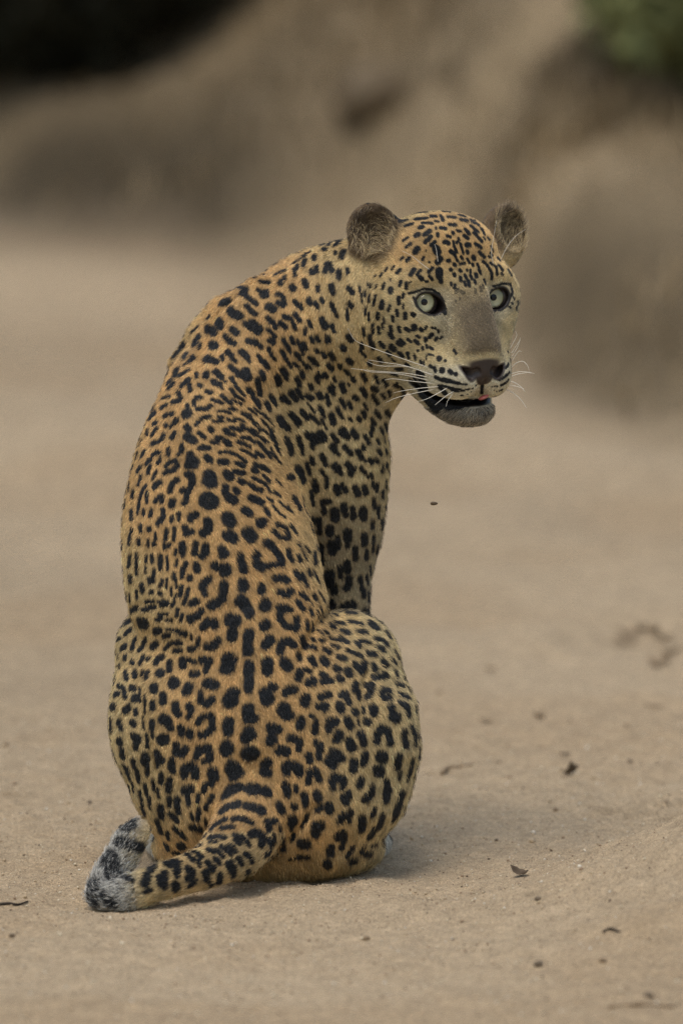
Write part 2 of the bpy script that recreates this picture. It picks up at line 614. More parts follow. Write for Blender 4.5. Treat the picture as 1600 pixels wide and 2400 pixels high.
def unwarp(X):
    u, v, D = X.T
    p = np.interp(v, W_V, W_P)
    k = sstep(-270, -190, D) * sstep(640, 700, v)
    kl = 1 + (np.interp(v, W_V, W_L) - 1) * k
    kr = 1 + (np.interp(v, W_RV, W_R) - 1) * k
    kk = kl + (kr - kl) * sstep(-50, 50, u - p)
    Y = X.copy()
    Y[:, 0] = p + (u - p) * kk
    return Y


def sdf(X):
    X = unwarp(X)
    D = np.full(len(X), 60.0)
    for p, op in PR:
        m = p.k + 12
        l, h_ = p.lo - m, p.hi + m
        idx = np.nonzero((X[:, 0] > l[0]) & (X[:, 0] < h_[0]) & (X[:, 1] > l[1]) & (X[:, 1] < h_[1]) & (X[:, 2] > l[2]) & (X[:, 2] < h_[2]))[0]
        if len(idx) == 0:
            continue
        a = D[idx]
        b = p.d(X[idx])
        k = p.k
        if op == 'add':
            h = np.maximum(k - np.abs(a - b), 0) / k
            D[idx] = np.minimum(a, b) - h * h * k / 4
        else:
            b = -b
            h = np.maximum(k - np.abs(a - b), 0) / k
            D[idx] = np.maximum(a, b) + h * h * k / 4
    return D


def sdf_grad(X, e=1.0):
    g = np.stack([sdf(X + np.eye(3)[i] * e) - sdf(X - np.eye(3)[i] * e) for i in range(3)], 1) / (2 * e)
    return g


def surface_nets(lo, hi, vox):
    n = np.ceil((hi - lo) / vox).astype(int)
    cf = 5
    nc = np.ceil(n / cf).astype(int) + 1
    gx = [lo[i] + np.arange(nc[i]) * vox * cf for i in range(3)]
    Xc = np.stack(np.meshgrid(*gx, indexing='ij'), -1).reshape(-1, 3)
    Dc = sdf(Xc).reshape(nc)
    # cells of the coarse grid close to the surface
    near = np.abs(Dc) < vox * cf * 1.5
    act = np.zeros(nc, bool)
    for dx in (0, 1):
        for dy in (0, 1):
            for dz in (0, 1):
                act[:nc[0] - dx, :nc[1] - dy, :nc[2] - dz] |= near[dx:, dy:, dz:]
    n = (nc - 1) * cf + 1
    F = np.repeat(np.repeat(np.repeat(Dc, cf, 0), cf, 1), cf, 2)[:n[0], :n[1], :n[2]].astype(np.float32)
    F = np.where(F > 0, 50, -50).astype(np.float32)
    ci = np.argwhere(act[:nc[0] - 1, :nc[1] - 1, :nc[2] - 1])
    loc = np.stack(np.meshgrid(*[np.arange(cf + 1)] * 3, indexing='ij'), -1).reshape(-1, 3)
    for a in range(0, len(ci), 4000):
        ii = (ci[a:a + 4000, None, :] * cf + loc[None]).reshape(-1, 3)
        F[ii[:, 0], ii[:, 1], ii[:, 2]] = sdf(lo + ii * vox)
    sgn = F < 0
    nx, ny, nz = F.shape
    # cells with a sign change
    cs = np.zeros((nx - 1, ny - 1, nz - 1), np.int8)
    for dx in (0, 1):
        for dy in (0, 1):
            for dz in (0, 1):
                cs += sgn[dx:nx - 1 + dx, dy:ny - 1 + dy, dz:nz - 1 + dz]
    cells = np.argwhere((cs > 0) & (cs < 8))
    vid = np.full(cs.shape, -1, np.int32)
    vid[tuple(cells.T)] = np.arange(len(cells))
    acc = np.zeros((len(cells), 3)); cnt = np.zeros(len(cells))
    corners = [(0, 0, 0), (1, 0, 0), (0, 1, 0), (1, 1, 0), (0, 0, 1), (1, 0, 1), (0, 1, 1), (1, 1, 1)]
    for i in range(8):
        for j in range(i + 1, 8):
            a, b = np.array(corners[i]), np.array(corners[j])
            if np.abs(a - b).sum() != 1:
                continue
            fa = F[tuple((cells + a).T)]; fb = F[tuple((cells + b).T)]
            m = (fa < 0) != (fb < 0)
            t = fa[m] / (fa[m] - fb[m])
            acc[m] += a + t[:, None] * (b - a)
            cnt[m] += 1
    V = lo + (cells + acc / cnt[:, None]) * vox
    quads = []
    for ax in range(3):
        o1, o2 = (ax + 1) % 3, (ax + 2) % 3
        sl0 = [slice(None)] * 3; sl1 = [slice(None)] * 3
        sl0[ax] = slice(0, -1); sl1[ax] = slice(1, None)
        ch = sgn[tuple(sl0)] != sgn[tuple(sl1)]
        e = np.argwhere(ch)
        ok = (e[:, o1] > 0) & (e[:, o2] > 0) & (e[:, o1] < cs.shape[o1]) & (e[:, o2] < cs.shape[o2])
        e = e[ok]
        ins = sgn[tuple(e.T)]
        d1 = np.eye(3, dtype=int)[o1]; d2 = np.eye(3, dtype=int)[o2]
        q = np.stack([vid[tuple((e - d1 - d2).T)], vid[tuple((e - d2).T)], vid[tuple(e.T)], vid[tuple((e - d1).T)]], 1)
        q[~ins] = q[~ins][:, ::-1]
        quads.append(q)
    Q = np.vstack(quads)
    Q = Q[(Q >= 0).all(1)]
    # keep the biggest connected piece
    lab = np.arange(len(V))
    while True:
        m = lab[Q].min(1)
        new = lab.copy()
        for c in range(4):
            np.minimum.at(new, Q[:, c], m)
        new = new[new]
        if (new == lab).all():
            break
        lab = new
    big = np.bincount(lab).argmax()
    keep = lab == big
    remap = np.cumsum(keep) - 1
    Q = remap[Q[keep[Q[:, 0]]]]
    V = V[keep]
    return V, Q


VOX = 6.0
lo = np.min([p.lo for p, o in PR if o == 'add'], 0) - 15
hi = np.max([p.hi for p, o in PR if o == 'add'], 0) + 15
BV, BQ = surface_nets(lo, hi, VOX)


def vnormals(V, Q):
    n = np.cross(V[Q[:, 2]] - V[Q[:, 0]], V[Q[:, 3]] - V[Q[:, 1]])
    N = np.zeros_like(V)
    for c in range(4):
        for a in range(3):
            N[:, a] += np.bincount(Q[:, c], n[:, a], len(V))
    return unit(N)


def smooth_mesh(V, Q, w, it):
    E = np.vstack([Q[:, [0, 1]], Q[:, [1, 2]], Q[:, [2, 3]], Q[:, [3, 0]]])
    deg = np.bincount(E[:, 0], minlength=len(V)) + np.bincount(E[:, 1], minlength=len(V))
    for i in range(it):
        for lam in (.55, -.57):
            A = np.stack([np.bincount(E[:, 0], V[E[:, 1], a], len(V)) + np.bincount(E[:, 1], V[E[:, 0], a], len(V)) for a in range(3)], 1)
            V = V + (A / deg[:, None] - V) * (lam * w)[:, None]
    return V


def newton(V, Q, it=1):
    for i in range(it):
        N = vnormals(V, Q)
        d0 = sdf(V); d1 = sdf(V + N * 2.0)
        sl = np.clip((d1 - d0) / 2.0, .4, 1.5)
        V = V - N * np.clip(d0 / sl, -3, 3)[:, None]
    return V


if vnormals(BV, BQ)[np.argmin(BV[:, 1])] @ np.array([0, -1, 0]) < 0:
    BQ = BQ[:, ::-1]
BV = smooth_mesh(BV, BQ, np.ones(len(BV)), 2)
BV = newton(BV, BQ)
# relax everything but the face
hl = (BV - HC) @ HM.T
wface = 1 - sstep(-60, 20, hl[:, 2]) * (BV[:, 0] > 830) * (BV[:, 1] < 1010)
wface *= 1 - (hl[:, 1] > 70) * (np.abs(hl[:, 0]) < 260) * (BV[:, 0] > 790)
BV = smooth_mesh(BV, BQ, np.clip(wface, 0.03, 1), 14)
BN = vnormals(BV, BQ)
# finer mesh on the face
bm = bmesh.new()
vs = [bm.verts.new(p) for p in BV.tolist()]
bm.verts.ensure_lookup_table()
for q in BQ[:, ::-1].tolist():
    bm.faces.new([vs[i] for i in q])
hl = (BV - HC) @ HM.T
face_v = (hl[:, 2] > 40) & (hl[:, 1] > -380) & (hl[:, 1] < 140) & (BV[:, 0] > 850)
bm.edges.ensure_lookup_table()
bm.verts.index_update()
ed = [e for e in bm.edges if face_v[e.verts[0].index] and face_v[e.verts[1].index]]
bmesh.ops.subdivide_edges(bm, edges=ed, cuts=1, use_grid_fill=True)
FV = np.array([v.co[:] for v in bm.verts])
new = np.zeros(len(FV), bool); new[len(BV):] = True
new[:len(BV)] |= face_v
X = FV[new]
for it in range(2):
    g = sdf_grad(X, 1.5)
    d0 = sdf(X)
    X = X - g * np.clip(d0 / np.maximum((g * g).sum(1), .3), -3, 3)[:, None]
FV[new] = X
for v, p in zip(bm.verts, to_world(FV)):
    v.co = p
body_me = bpy.data.meshes.new('body')
bm.to_mesh(body_me)
bm.free()
body_me.polygons.foreach_set('use_smooth', np.ones(len(body_me.polygons), dtype=bool))
body_me.update()
print('BODY', len(BV), len(BQ), len(FV))
COAT_AND_CREASES = """
4.6 0.74 344 1411 -72 362 1409 -88
4.6 0.82 374 1411 -98 392 1409 -111
6.1 0.80 381 1419 -102 395 1414 -112
7.1 0.39 309 1432 -9 323 1425 -41
6.1 0.71 336 1430 -62 364 1423 -89
4.1 0.88 374 1439 -97 397 1440 -111
5.6 0.79 369 1453 -93 379 1447 -101
4.6 0.90 392 1454 -108 405 1454 -114
14.0 0.51 332 1461 -45 339 1462 -57
5.1 0.22 284 1473 173 293 1459 173
6.1 0.22 295 1463 128 306 1455 105
7.1 0.32 294 1488 84 305 1479 65
8.2 0.69 366 1481 -83 376 1477 -93
3.6 0.87 392 1474 -107 410 1477 -117
6.6 0.86 418 1478 -121 431 1483 -127 438 1485 -132
6.1 0.76 387 1492 -99 398 1488 -109
3.6 0.83 451 1488 -140 452 1498 -140
6.1 0.42 310 1523 12 314 1507 18 319 1498 12
6.1 0.44 326 1525 -19 335 1517 -31 343 1499 -44
9.2 0.67 361 1515 -69 369 1509 -78
5.6 0.79 388 1521 -96 400 1508 -106 418 1504 -120 426 1508 -125
6.1 0.83 410 1525 -112 426 1523 -123
6.6 0.90 468 1495 -148 466 1508 -147 456 1518 -142 446 1521 -137
7.1 0.31 286 1522 73 294 1517 54
5.1 0.22 273 1504 165 280 1498 118
3.6 0.22 277 1539 100 277 1544 97
6.1 0.32 293 1540 37 293 1547 30
6.6 0.39 309 1552 -14 312 1555 -23
6.1 0.52 330 1555 -55 337 1540 -50
5.6 0.61 346 1545 -66 351 1541 -68
7.7 0.75 368 1553 -91 372 1544 -89 384 1539 -96
8.2 0.85 400 1552 -110 400 1569 -117
10.2 0.79 375 1577 -110 378 1577 -112
10.2 0.87 429 1549 -126 432 1559 -129
6.6 0.84 444 1546 -134 459 1549 -144
9.2 0.84 454 1578 -146 464 1578 -152
4.6 0.22 281 1562 63 281 1567 58
6.6 0.33 295 1576 -6 298 1591 -33
7.1 0.50 318 1575 -53 318 1585 -62
6.1 0.60 335 1583 -75 337 1575 -77
6.6 0.64 344 1587 -94 348 1575 -89
9.7 0.90 475 1546 -153 493 1545 -161
8.7 0.90 493 1546 -162 485 1571 -162
19.4 0.90 539 1546 -177 536 1562 -179
12.8 0.90 585 1482 -179 582 1525 -189
11.7 0.90 585 1553 -195 585 1582 -202 585 1611 -209
10.2 0.90 478 1469 -150 487 1457 -151 505 1458 -155 506 1465 -156
9.7 0.90 487 1514 -156 507 1510 -162 514 1498 -162
16.8 0.90 543 1452 -165 552 1453 -169
14.3 0.90 547 1482 -171 545 1490 -172
12.8 0.90 499 1417 -148 510 1414 -149 522 1401 -151
15.3 0.90 565 1404 -163 578 1422 -163
11.5 0.88 582 1424 -163 585 1439 -168
8.7 0.90 451 1414 -137 464 1409 -140
8.7 0.90 473 1432 -145 464 1445 -143 451 1450 -139
7.7 0.90 447 1447 -138 449 1457 -139
5.1 0.90 436 1407 -131 435 1414 -131
5.6 0.90 418 1427 -125 417 1442 -125
4.6 0.90 430 1440 -131 426 1454 -129
4.1 0.89 410 1409 -120 405 1422 -118
13.8 0.88 409 1597 -133 412 1602 -136
11.7 0.87 445 1606 -151 439 1617 -152
12.8 0.89 487 1600 -172 505 1601 -179
7.7 0.87 472 1619 -169 473 1634 -174
9.7 0.90 474 1639 -175 487 1647 -183 500 1637 -186
18.9 0.90 548 1624 -198 543 1638 -199
11.7 0.81 363 1610 -120 363 1615 -122
10.2 0.90 385 1629 -137 383 1643 -140
7.7 0.86 361 1645 -131 361 1658 -133
8.2 0.62 311 1611 -72 316 1613 -78
10.2 0.79 316 1636 -91 321 1636 -94
6.1 0.39 279 1607 1 292 1616 -45 296 1634 -64
7.1 0.30 271 1630 -5 279 1627 -25
3.6 0.80 330 1613 -85 332 1643 -101
3.6 0.47 343 1628 -110 344 1668 -113
8.7 0.24 263 1658 12 269 1658 -9
10.2 0.56 296 1664 -72 303 1659 -81
6.1 0.77 319 1664 -101 321 1674 -104
10.7 0.90 415 1650 -152 416 1663 -154 421 1670 -157
10.2 0.90 446 1652 -164 450 1660 -167
7.7 0.90 449 1672 -168 444 1676 -166
12.8 0.90 385 1683 -147 395 1690 -151
9.2 0.90 399 1701 -153 401 1703 -153
8.2 0.75 359 1691 -136 357 1706 -135
4.6 0.65 360 1716 -136 360 1726 -135
7.7 0.90 467 1690 -178 477 1677 -182 497 1673 -191
9.2 0.90 499 1677 -192 500 1702 -195 487 1715 -190 474 1718 -184
14.8 0.90 539 1691 -205 537 1707 -206
14.8 0.90 584 1659 -218 586 1674 -220
12.2 0.90 595 1679 -221 581 1679 -220
15.8 0.90 588 1713 -225 579 1724 -224
17.9 0.90 583 1762 -224 593 1761 -225
15.8 0.90 532 1753 -208 537 1746 -209
10.2 0.90 464 1768 -181 469 1753 -183 490 1748 -193 495 1763 -196 494 1776 -196
7.1 0.90 480 1780 -190 487 1776 -193
9.2 0.90 427 1703 -162 429 1716 -162
10.7 0.90 447 1713 -169 449 1720 -171
14.3 0.90 381 1731 -147 387 1731 -148
5.1 0.22 262 1686 11 262 1714 15
9.2 0.45 282 1692 -50 286 1705 -58
9.2 0.65 311 1692 -95 315 1695 -100
3.1 0.90 338 1679 -110 339 1706 -114
10.2 0.67 316 1724 -100 324 1727 -108
8.7 0.67 325 1729 -109 321 1752 -100
10.7 0.38 282 1737 -41 283 1740 -42
4.6 0.90 347 1722 -115 349 1750 -115
9.2 0.90 417 1744 -158 415 1759 -157
10.2 0.90 439 1751 -167 431 1764 -164
10.2 0.38 288 1761 -43 290 1771 -40
10.2 0.86 342 1770 -115 344 1780 -114
10.7 0.85 370 1764 -137 380 1779 -140
7.1 0.40 370 1787 -130 370 1792 -127
9.2 0.89 406 1782 -152 407 1794 -151
7.1 0.52 314 1781 -80 318 1796 -76
15.3 0.90 621 1414 -144 620 1419 -146
13.3 0.90 620 1466 -160 623 1463 -158
13.8 0.90 632 1496 -164 624 1508 -170
14.8 0.89 627 1551 -180 627 1568 -185
8.7 0.86 680 1427 -124 670 1423 -128 656 1437 -139 656 1450 -143 670 1467 -143 692 1471 -132
8.7 0.80 695 1468 -129 696 1447 -121
10.2 0.89 656 1523 -164 662 1505 -157 677 1502 -149 686 1508 -146
10.2 0.62 698 1536 -135 700 1541 -134
13.8 0.89 668 1551 -167 675 1560 -167
7.7 0.28 707 1495 -126 709 1506 -117 716 1516 -116
4.6 0.76 729 1496 -100 735 1500 -102
4.6 0.63 747 1498 -91 759 1501 -79
5.6 0.74 730 1516 -114 739 1517 -108
6.6 0.71 757 1520 -94 771 1528 -90
6.1 0.64 779 1512 -71 791 1518 -68
4.1 0.56 773 1496 -61 799 1502 -44
6.1 0.55 796 1494 -36 814 1506 -39
6.1 0.51 835 1506 -23 850 1503 -5 864 1507 5
6.1 0.54 837 1510 -26 842 1515 -28
6.1 0.59 814 1524 -62 827 1530 -58 845 1538 -52
8.2 0.71 794 1539 -87 807 1543 -85
8.2 0.52 863 1531 -25 874 1534 -13
6.6 0.37 878 1499 36 896 1502 64 905 1511 70
7.7 0.42 885 1518 22 897 1524 35
4.6 0.22 904 1483 122 914 1497 124
8.7 0.31 868 1462 92 882 1474 89
5.1 0.35 783 1460 7 804 1462 29
6.1 0.36 819 1458 50 847 1465 59
6.6 0.36 773 1466 -27 782 1473 -20
7.7 0.47 803 1479 -8 815 1484 -7
7.1 0.44 840 1481 19 856 1483 32
4.1 0.52 758 1478 -66 768 1484 -55
6.1 0.64 718 1455 -107 720 1473 -108
4.6 0.45 731 1460 -86 733 1478 -84
3.6 0.60 745 1478 -79 758 1489 -72
7.1 0.74 698 1409 -105 710 1427 -103
5.6 0.63 726 1427 -87 731 1440 -87
3.3 0.22 743 1433 -68 753 1459 -46
2.6 0.22 745 1415 -55 758 1449 -20
3.3 0.62 722 1405 -81 730 1415 -77
5.6 0.22 763 1420 5
4.6 0.22 776 1440 102 789 1445 75
6.1 0.22 814 1440 115 832 1440 128
9.2 0.86 776 1415 251 779 1422 252
13.3 0.90 809 1428 247 825 1423 250
9.7 0.45 853 1436 276 861 1438 291
3.6 0.24 863 1407 295 864 1413 301
4.1 0.22 924 1526 106 934 1547 127
5.6 0.28 916 1546 54 927 1557 76
8.7 0.43 896 1551 4 902 1560 8
8.7 0.52 874 1560 -39 876 1568 -42
9.2 0.60 832 1557 -81 844 1572 -82 852 1562 -65 853 1555 -59
8.7 0.77 728 1541 -127 737 1554 -126
10.7 0.78 756 1544 -109 762 1553 -111
9.2 0.80 787 1564 -109 791 1567 -109
10.2 0.75 814 1572 -103 817 1580 -108
8.7 0.83 795 1587 -121 799 1591 -122
7.7 0.83 753 1579 -130 761 1582 -129
8.2 0.86 756 1596 -137 776 1594 -130
10.7 0.83 697 1586 -163 703 1574 -156
6.1 0.79 713 1566 -146 728 1572 -139
10.7 0.83 723 1599 -153 733 1594 -146
6.1 0.28 925 1577 45 926 1584 36
7.7 0.46 875 1588 -65 903 1584 -17
4.6 0.22 945 1591 107 951 1600 155
5.6 0.24 929 1604 12 944 1609 54
8.7 0.64 833 1602 -112 829 1615 -122
7.1 0.65 839 1623 -111 840 1635 -119
6.1 0.63 855 1603 -86 858 1608 -93
8.2 0.71 870 1603 -85 867 1620 -102 860 1631 -113
8.2 0.49 893 1626 -82 897 1616 -67 911 1619 -49
7.1 0.53 898 1637 -87 911 1634 -67
6.1 0.26 936 1627 -9 954 1637 27
11.2 0.90 637 1606 -192 643 1609 -190
17.9 0.88 623 1624 -202 627 1634 -202
11.2 0.89 670 1620 -186 680 1614 -180 689 1614 -177
12.8 0.86 716 1634 -169 715 1644 -173
9.2 0.90 751 1632 -154 771 1626 -146
9.7 0.90 746 1652 -163 760 1657 -160 762 1652 -158
8.7 0.89 799 1627 -141 809 1622 -136 817 1645 -143
11.2 0.90 795 1650 -150 798 1660 -153
15.8 0.90 663 1657 -196 669 1669 -197
9.7 0.90 677 1676 -195 683 1673 -193
11.2 0.79 873 1658 -121 875 1668 -123
8.7 0.64 830 1663 -142 833 1668 -141
4.6 0.90 851 1658 -128 852 1668 -131
9.2 0.61 912 1659 -86 916 1656 -80
13.3 0.60 918 1677 -85 926 1682 -77
8.2 0.37 936 1647 -41 952 1655 -14 955 1675 -20
11.7 0.90 705 1685 -185 703 1697 -188
6.6 0.90 728 1675 -174 733 1677 -172
7.7 0.90 741 1690 -172 736 1713 -176
11.2 0.90 770 1698 -165 774 1688 -163 784 1688 -161
7.7 0.90 769 1700 -166 769 1710 -167
12.2 0.90 793 1718 -163 789 1728 -165
9.7 0.90 814 1685 -155 820 1698 -155
4.1 0.65 837 1686 -141 838 1696 -142
8.7 0.90 857 1687 -136 862 1691 -136
12.8 0.90 635 1702 -210 651 1706 -206
13.8 0.90 635 1730 -213 639 1727 -211
10.2 0.90 680 1726 -200 690 1728 -197
8.7 0.90 703 1733 -192 701 1753 -195
12.2 0.90 656 1754 -209 671 1758 -206
11.2 0.90 845 1718 -150 847 1723 -149
9.2 0.90 851 1736 -148 851 1741 -149
10.7 0.78 880 1734 -132 883 1714 -128 895 1705 -117 908 1712 -106
9.7 0.70 911 1727 -106 913 1740 -105
9.7 0.50 946 1715 -57 945 1730 -63 950 1746 -56
6.1 0.30 962 1703 -19 971 1724 -1 972 1747 -4
12.2 0.90 819 1736 -159 823 1749 -159
9.2 0.90 741 1736 -177 750 1743 -175 747 1771 -180
9.7 0.90 724 1768 -188 724 1778 -189
10.7 0.90 776 1766 -172 789 1761 -168 796 1774 -168
12.2 0.90 776 1781 -174 776 1786 -174
9.7 0.90 855 1767 -148 850 1784 -150
3.3 0.22 980 1753 31 980 1779 50
2.8 0.22 974 1667 84 977 1693 85
5.4 0.29 292 1793 -23 306 1825 -21
7.0 0.32 300 1802 -34 302 1814 -25
6.4 0.52 317 1783 -82 318 1794 -77
7.0 0.48 325 1808 -77 327 1829 -62
7.0 0.68 337 1780 -108 339 1785 -107
6.4 0.70 348 1791 -113 348 1812 -103
3.8 0.29 312 1833 -24 314 1855 -4
6.4 0.53 343 1840 -79 346 1858 -71
5.4 0.38 331 1856 -46 336 1886 -27
5.4 0.48 353 1869 -75 355 1893 -59
5.4 0.30 336 1892 -19 341 1908 -9
6.4 0.64 361 1828 -108 365 1847 -103
5.4 0.66 372 1850 -109 375 1866 -105
8.0 0.76 382 1812 -132 380 1830 -124
9.1 0.77 402 1827 -141 398 1849 -132
7.0 0.43 370 1780 -132 370 1793 -126
9.6 0.88 404 1787 -150 407 1801 -150
11.8 0.87 435 1811 -165 437 1800 -167 450 1792 -174
11.3 0.86 458 1797 -179 461 1813 -181
13.9 0.90 501 1805 -199 504 1815 -200
8.0 0.90 501 1826 -198 498 1834 -197
7.5 0.90 485 1834 -192 481 1850 -190
12.3 0.82 437 1848 -164 450 1845 -173
8.0 0.81 443 1859 -167 445 1877 -166
5.9 0.88 468 1858 -182 466 1874 -181
8.0 0.89 501 1863 -196 496 1871 -193
5.9 0.90 488 1882 -189 486 1890 -186
7.0 0.68 400 1870 -129 400 1884 -123
9.6 0.70 418 1873 -145 420 1899 -139
9.6 0.56 380 1890 -98 381 1912 -84
7.0 0.39 371 1923 -58 379 1950 -37
8.0 0.61 404 1905 -117 418 1921 -126
5.4 0.77 450 1901 -165 454 1915 -163
7.0 0.86 469 1893 -178 467 1914 -172
8.0 0.77 450 1934 -152 471 1938 -164
4.8 0.90 486 1917 -179 487 1930 -175
5.9 0.38 395 1952 -67 396 1966 -48
8.0 0.54 412 1940 -106 426 1951 -117 436 1961 -122
7.0 0.37 389 1980 -10 395 1991 -10
9.6 0.39 422 1984 -74 430 1981 -94
12.3 0.82 531 1858 -218 544 1844 -220 562 1840 -225
13.9 0.90 586 1844 -228 602 1844 -227
13.4 0.90 618 1847 -224 626 1852 -223
10.2 0.76 522 1894 -241 539 1883 -244 560 1878 -247
11.3 0.87 581 1883 -250 597 1886 -248
12.3 0.86 610 1891 -246 615 1894 -245
6.4 0.59 499 1936 -261 512 1923 -261 533 1912 -264
7.5 0.87 549 1912 -268 576 1912 -266 594 1923 -266
7.0 0.81 523 1933 -277 550 1930 -280
7.0 0.72 494 1956 -284 513 1951 -290 529 1955 -295
4.3 0.66 494 1965 -296 513 1964 -301
5.9 0.88 552 1948 -290 571 1954 -287 587 1972 -285
7.0 0.89 555 1959 -294 565 1967 -294
10.7 0.83 592 1946 -276 605 1944 -268 616 1954 -262 614 1968 -264
9.6 0.79 629 1918 -245 631 1934 -246
20.4 0.90 549 1796 -212 554 1804 -214
8.0 0.53 631 1960 -248 638 1971 -236
6.4 0.74 579 1991 -291 589 2001 -281 594 2012 -271
7.0 0.90 542 1972 -304 555 1985 -303
8.0 0.80 563 2004 -300 569 2014 -293
7.5 0.88 523 1974 -309 542 1990 -310
7.0 0.72 492 1982 -317 505 1985 -318
6.4 0.87 513 1985 -317 526 1998 -319
7.0 0.86 508 2003 -329 518 2011 -327
7.5 0.52 460 1987 -320 476 1997 -336
7.0 0.50 444 1992 -328 458 2005 -349
5.9 0.81 471 2007 -347 474 2018 -352
9.6 0.86 492 2013 -341 502 2024 -337
11.8 0.76 542 2016 -313 550 2030 -302
6.4 0.54 550 2038 -296 549 2043 -290
9.1 0.61 519 2040 -322 518 2056 -309
9.6 0.80 487 2034 -347 489 2050 -341
5.9 0.49 497 2058 -327 500 2064 -316
10.2 0.87 447 2025 -367 455 2031 -365
9.1 0.86 445 2046 -371 455 2041 -366
6.4 0.71 447 2065 -362 463 2054 -357
10.2 0.83 421 2022 -375 421 2035 -382
9.6 0.48 413 2007 -356 424 2010 -361
8.0 0.47 395 2012 -364 403 2017 -374
12.3 0.22 365 2019 -358 363 2023 -378
8.0 0.90 381 2043 -399 382 2058 -403
9.6 0.90 392 2035 -392 392 2061 -398
9.6 0.80 416 2059 -386 418 2069 -380
10.7 0.84 353 2037 -400 350 2058 -413
5.4 0.90 348 2076 -416 361 2071 -411
8.0 0.36 584 2034 -259
4.3 0.42 408 1999 -21 425 1999 -47
3.2 0.22 368 2017 153
4.3 0.25 476 1972 -290
12.2 0.90 621 1788 -216 629 1783 -215
10.2 0.90 617 1803 -216 629 1806 -215
11.2 0.90 670 1791 -208 672 1804 -208
12.2 0.90 677 1788 -206 700 1794 -199
10.2 0.90 700 1794 -199 702 1806 -200
7.7 0.90 748 1761 -178 747 1771 -180
11.2 0.90 769 1779 -175 779 1766 -171
12.8 0.90 779 1761 -170 796 1774 -168
8.7 0.90 776 1787 -174 781 1792 -174
10.2 0.90 723 1769 -188 725 1776 -188
9.2 0.90 725 1806 -192 741 1804 -187
8.7 0.90 738 1802 -187 747 1822 -187
8.2 0.90 723 1817 -194 723 1829 -195
11.2 0.90 779 1827 -178 784 1817 -176 799 1820 -171 804 1830 -170
8.7 0.90 779 1840 -180 779 1842 -180
7.1 0.90 800 1842 -172 801 1842 -172
10.2 0.88 844 1823 -152 841 1835 -154
10.7 0.90 829 1782 -159 827 1800 -160
9.2 0.90 855 1767 -148 850 1785 -150
14.8 0.78 890 1770 -126 897 1773 -120
14.8 0.77 883 1803 -128 888 1804 -124
11.2 0.58 933 1773 -81 929 1794 -81
5.6 0.48 936 1809 -64 934 1822 -62
6.6 0.32 964 1780 -21 959 1811 -12
5.1 0.32 955 1813 -21 954 1829 -12
3.1 0.22 980 1766 28 977 1776 24
11.2 0.63 905 1834 -101 905 1842 -100
12.2 0.60 907 1847 -97 903 1870 -98
8.7 0.78 870 1843 -135 869 1859 -135
11.2 0.81 855 1868 -144 862 1863 -139
10.2 0.34 941 1859 -30 934 1881 -36
10.2 0.33 934 1881 -36 926 1904 -37
5.1 0.23 929 1907 -27 921 1920 -20
10.2 0.90 670 1836 -209 674 1854 -208
6.6 0.90 693 1837 -204 695 1847 -204
9.2 0.90 713 1857 -199 717 1880 -198
8.7 0.90 689 1885 -203 691 1887 -202
12.2 0.85 656 1882 -217 660 1892 -215
11.2 0.90 743 1857 -191 746 1865 -191
12.8 0.90 809 1865 -170 809 1870 -169
7.7 0.90 814 1855 -167 817 1863 -166
10.7 0.90 770 1885 -183 771 1895 -182
7.1 0.90 746 1893 -188 758 1885 -187
9.7 0.88 795 1919 -168 804 1906 -168
10.2 0.87 814 1908 -162 819 1901 -161
6.1 0.81 817 1919 -157 817 1921 -156
7.7 0.70 876 1892 -122 872 1907 -121
10.2 0.68 847 1914 -139 846 1940 -123
10.2 0.45 894 1913 -91 888 1934 -76
8.7 0.42 875 1941 -87 865 1959 -78
12.8 0.90 684 1915 -199 686 1923 -196
6.1 0.58 684 1933 -193 684 1938 -188
6.6 0.90 720 1905 -182 715 1921 -179
5.6 0.90 710 1928 -178 708 1931 -178
13.8 0.90 743 1931 -182 751 1931 -180
11.2 0.90 739 1943 -179 741 1949 -176
8.2 0.77 628 1921 -246 645 1917 -232
5.6 0.75 630 1929 -247 630 1939 -249
4.6 0.53 656 1930 -219 657 1942 -215
5.6 0.46 643 1952 -234 643 1967 -229
6.1 0.90 688 1951 -172 686 1962 -172
5.6 0.22 663 1956 -195 661 1972 -165
14.3 0.86 710 1973 -171 715 1973 -170
12.8 0.76 794 1957 -151 801 1952 -149
8.2 0.76 807 1955 -144 800 1983 -134
10.2 0.87 774 1982 -147 774 1995 -141
6.1 0.62 827 1981 -109 819 1991 -111
6.1 0.62 816 1999 -110 811 2004 -112
9.7 0.52 822 2017 -90 829 2015 -82
10.2 0.80 766 2018 -130 769 2026 -124
7.1 0.76 700 2003 -152 720 2004 -148
4.1 0.70 680 2010 -147 695 2008 -149
6.6 0.90 662 1987 -162 667 1985 -164
4.1 0.80 632 2008 -149 652 1997 -157
5.1 0.37 634 1985 -233 632 1995 -226
5.1 0.46 624 1992 -245 623 2000 -240
5.6 0.49 852 1982 -75 844 1995 -76
7.1 0.41 855 2000 -55 868 2001 -30
5.1 0.32 870 1981 -42 880 1979 -18
4.5 0.22 309 1100 75 311 1093 73
2.7 0.22 303 1131 63 301 1154 46
5.4 0.41 312 1154 12 311 1165 7
5.4 0.58 347 1085 -6 353 1080 -10
5.4 0.74 372 1085 -31 376 1081 -33
5.4 0.64 350 1100 -17 348 1111 -20
4.9 0.74 367 1107 -37 360 1123 -37
5.4 0.84 391 1091 -48 398 1085 -49 414 1083 -56
6.2 0.87 418 1090 -61 409 1100 -61 387 1110 -52
5.8 0.45 326 1100 19 323 1105 21
4.9 0.53 332 1116 -1 325 1138 -3
5.8 0.62 342 1140 -27 335 1149 -23
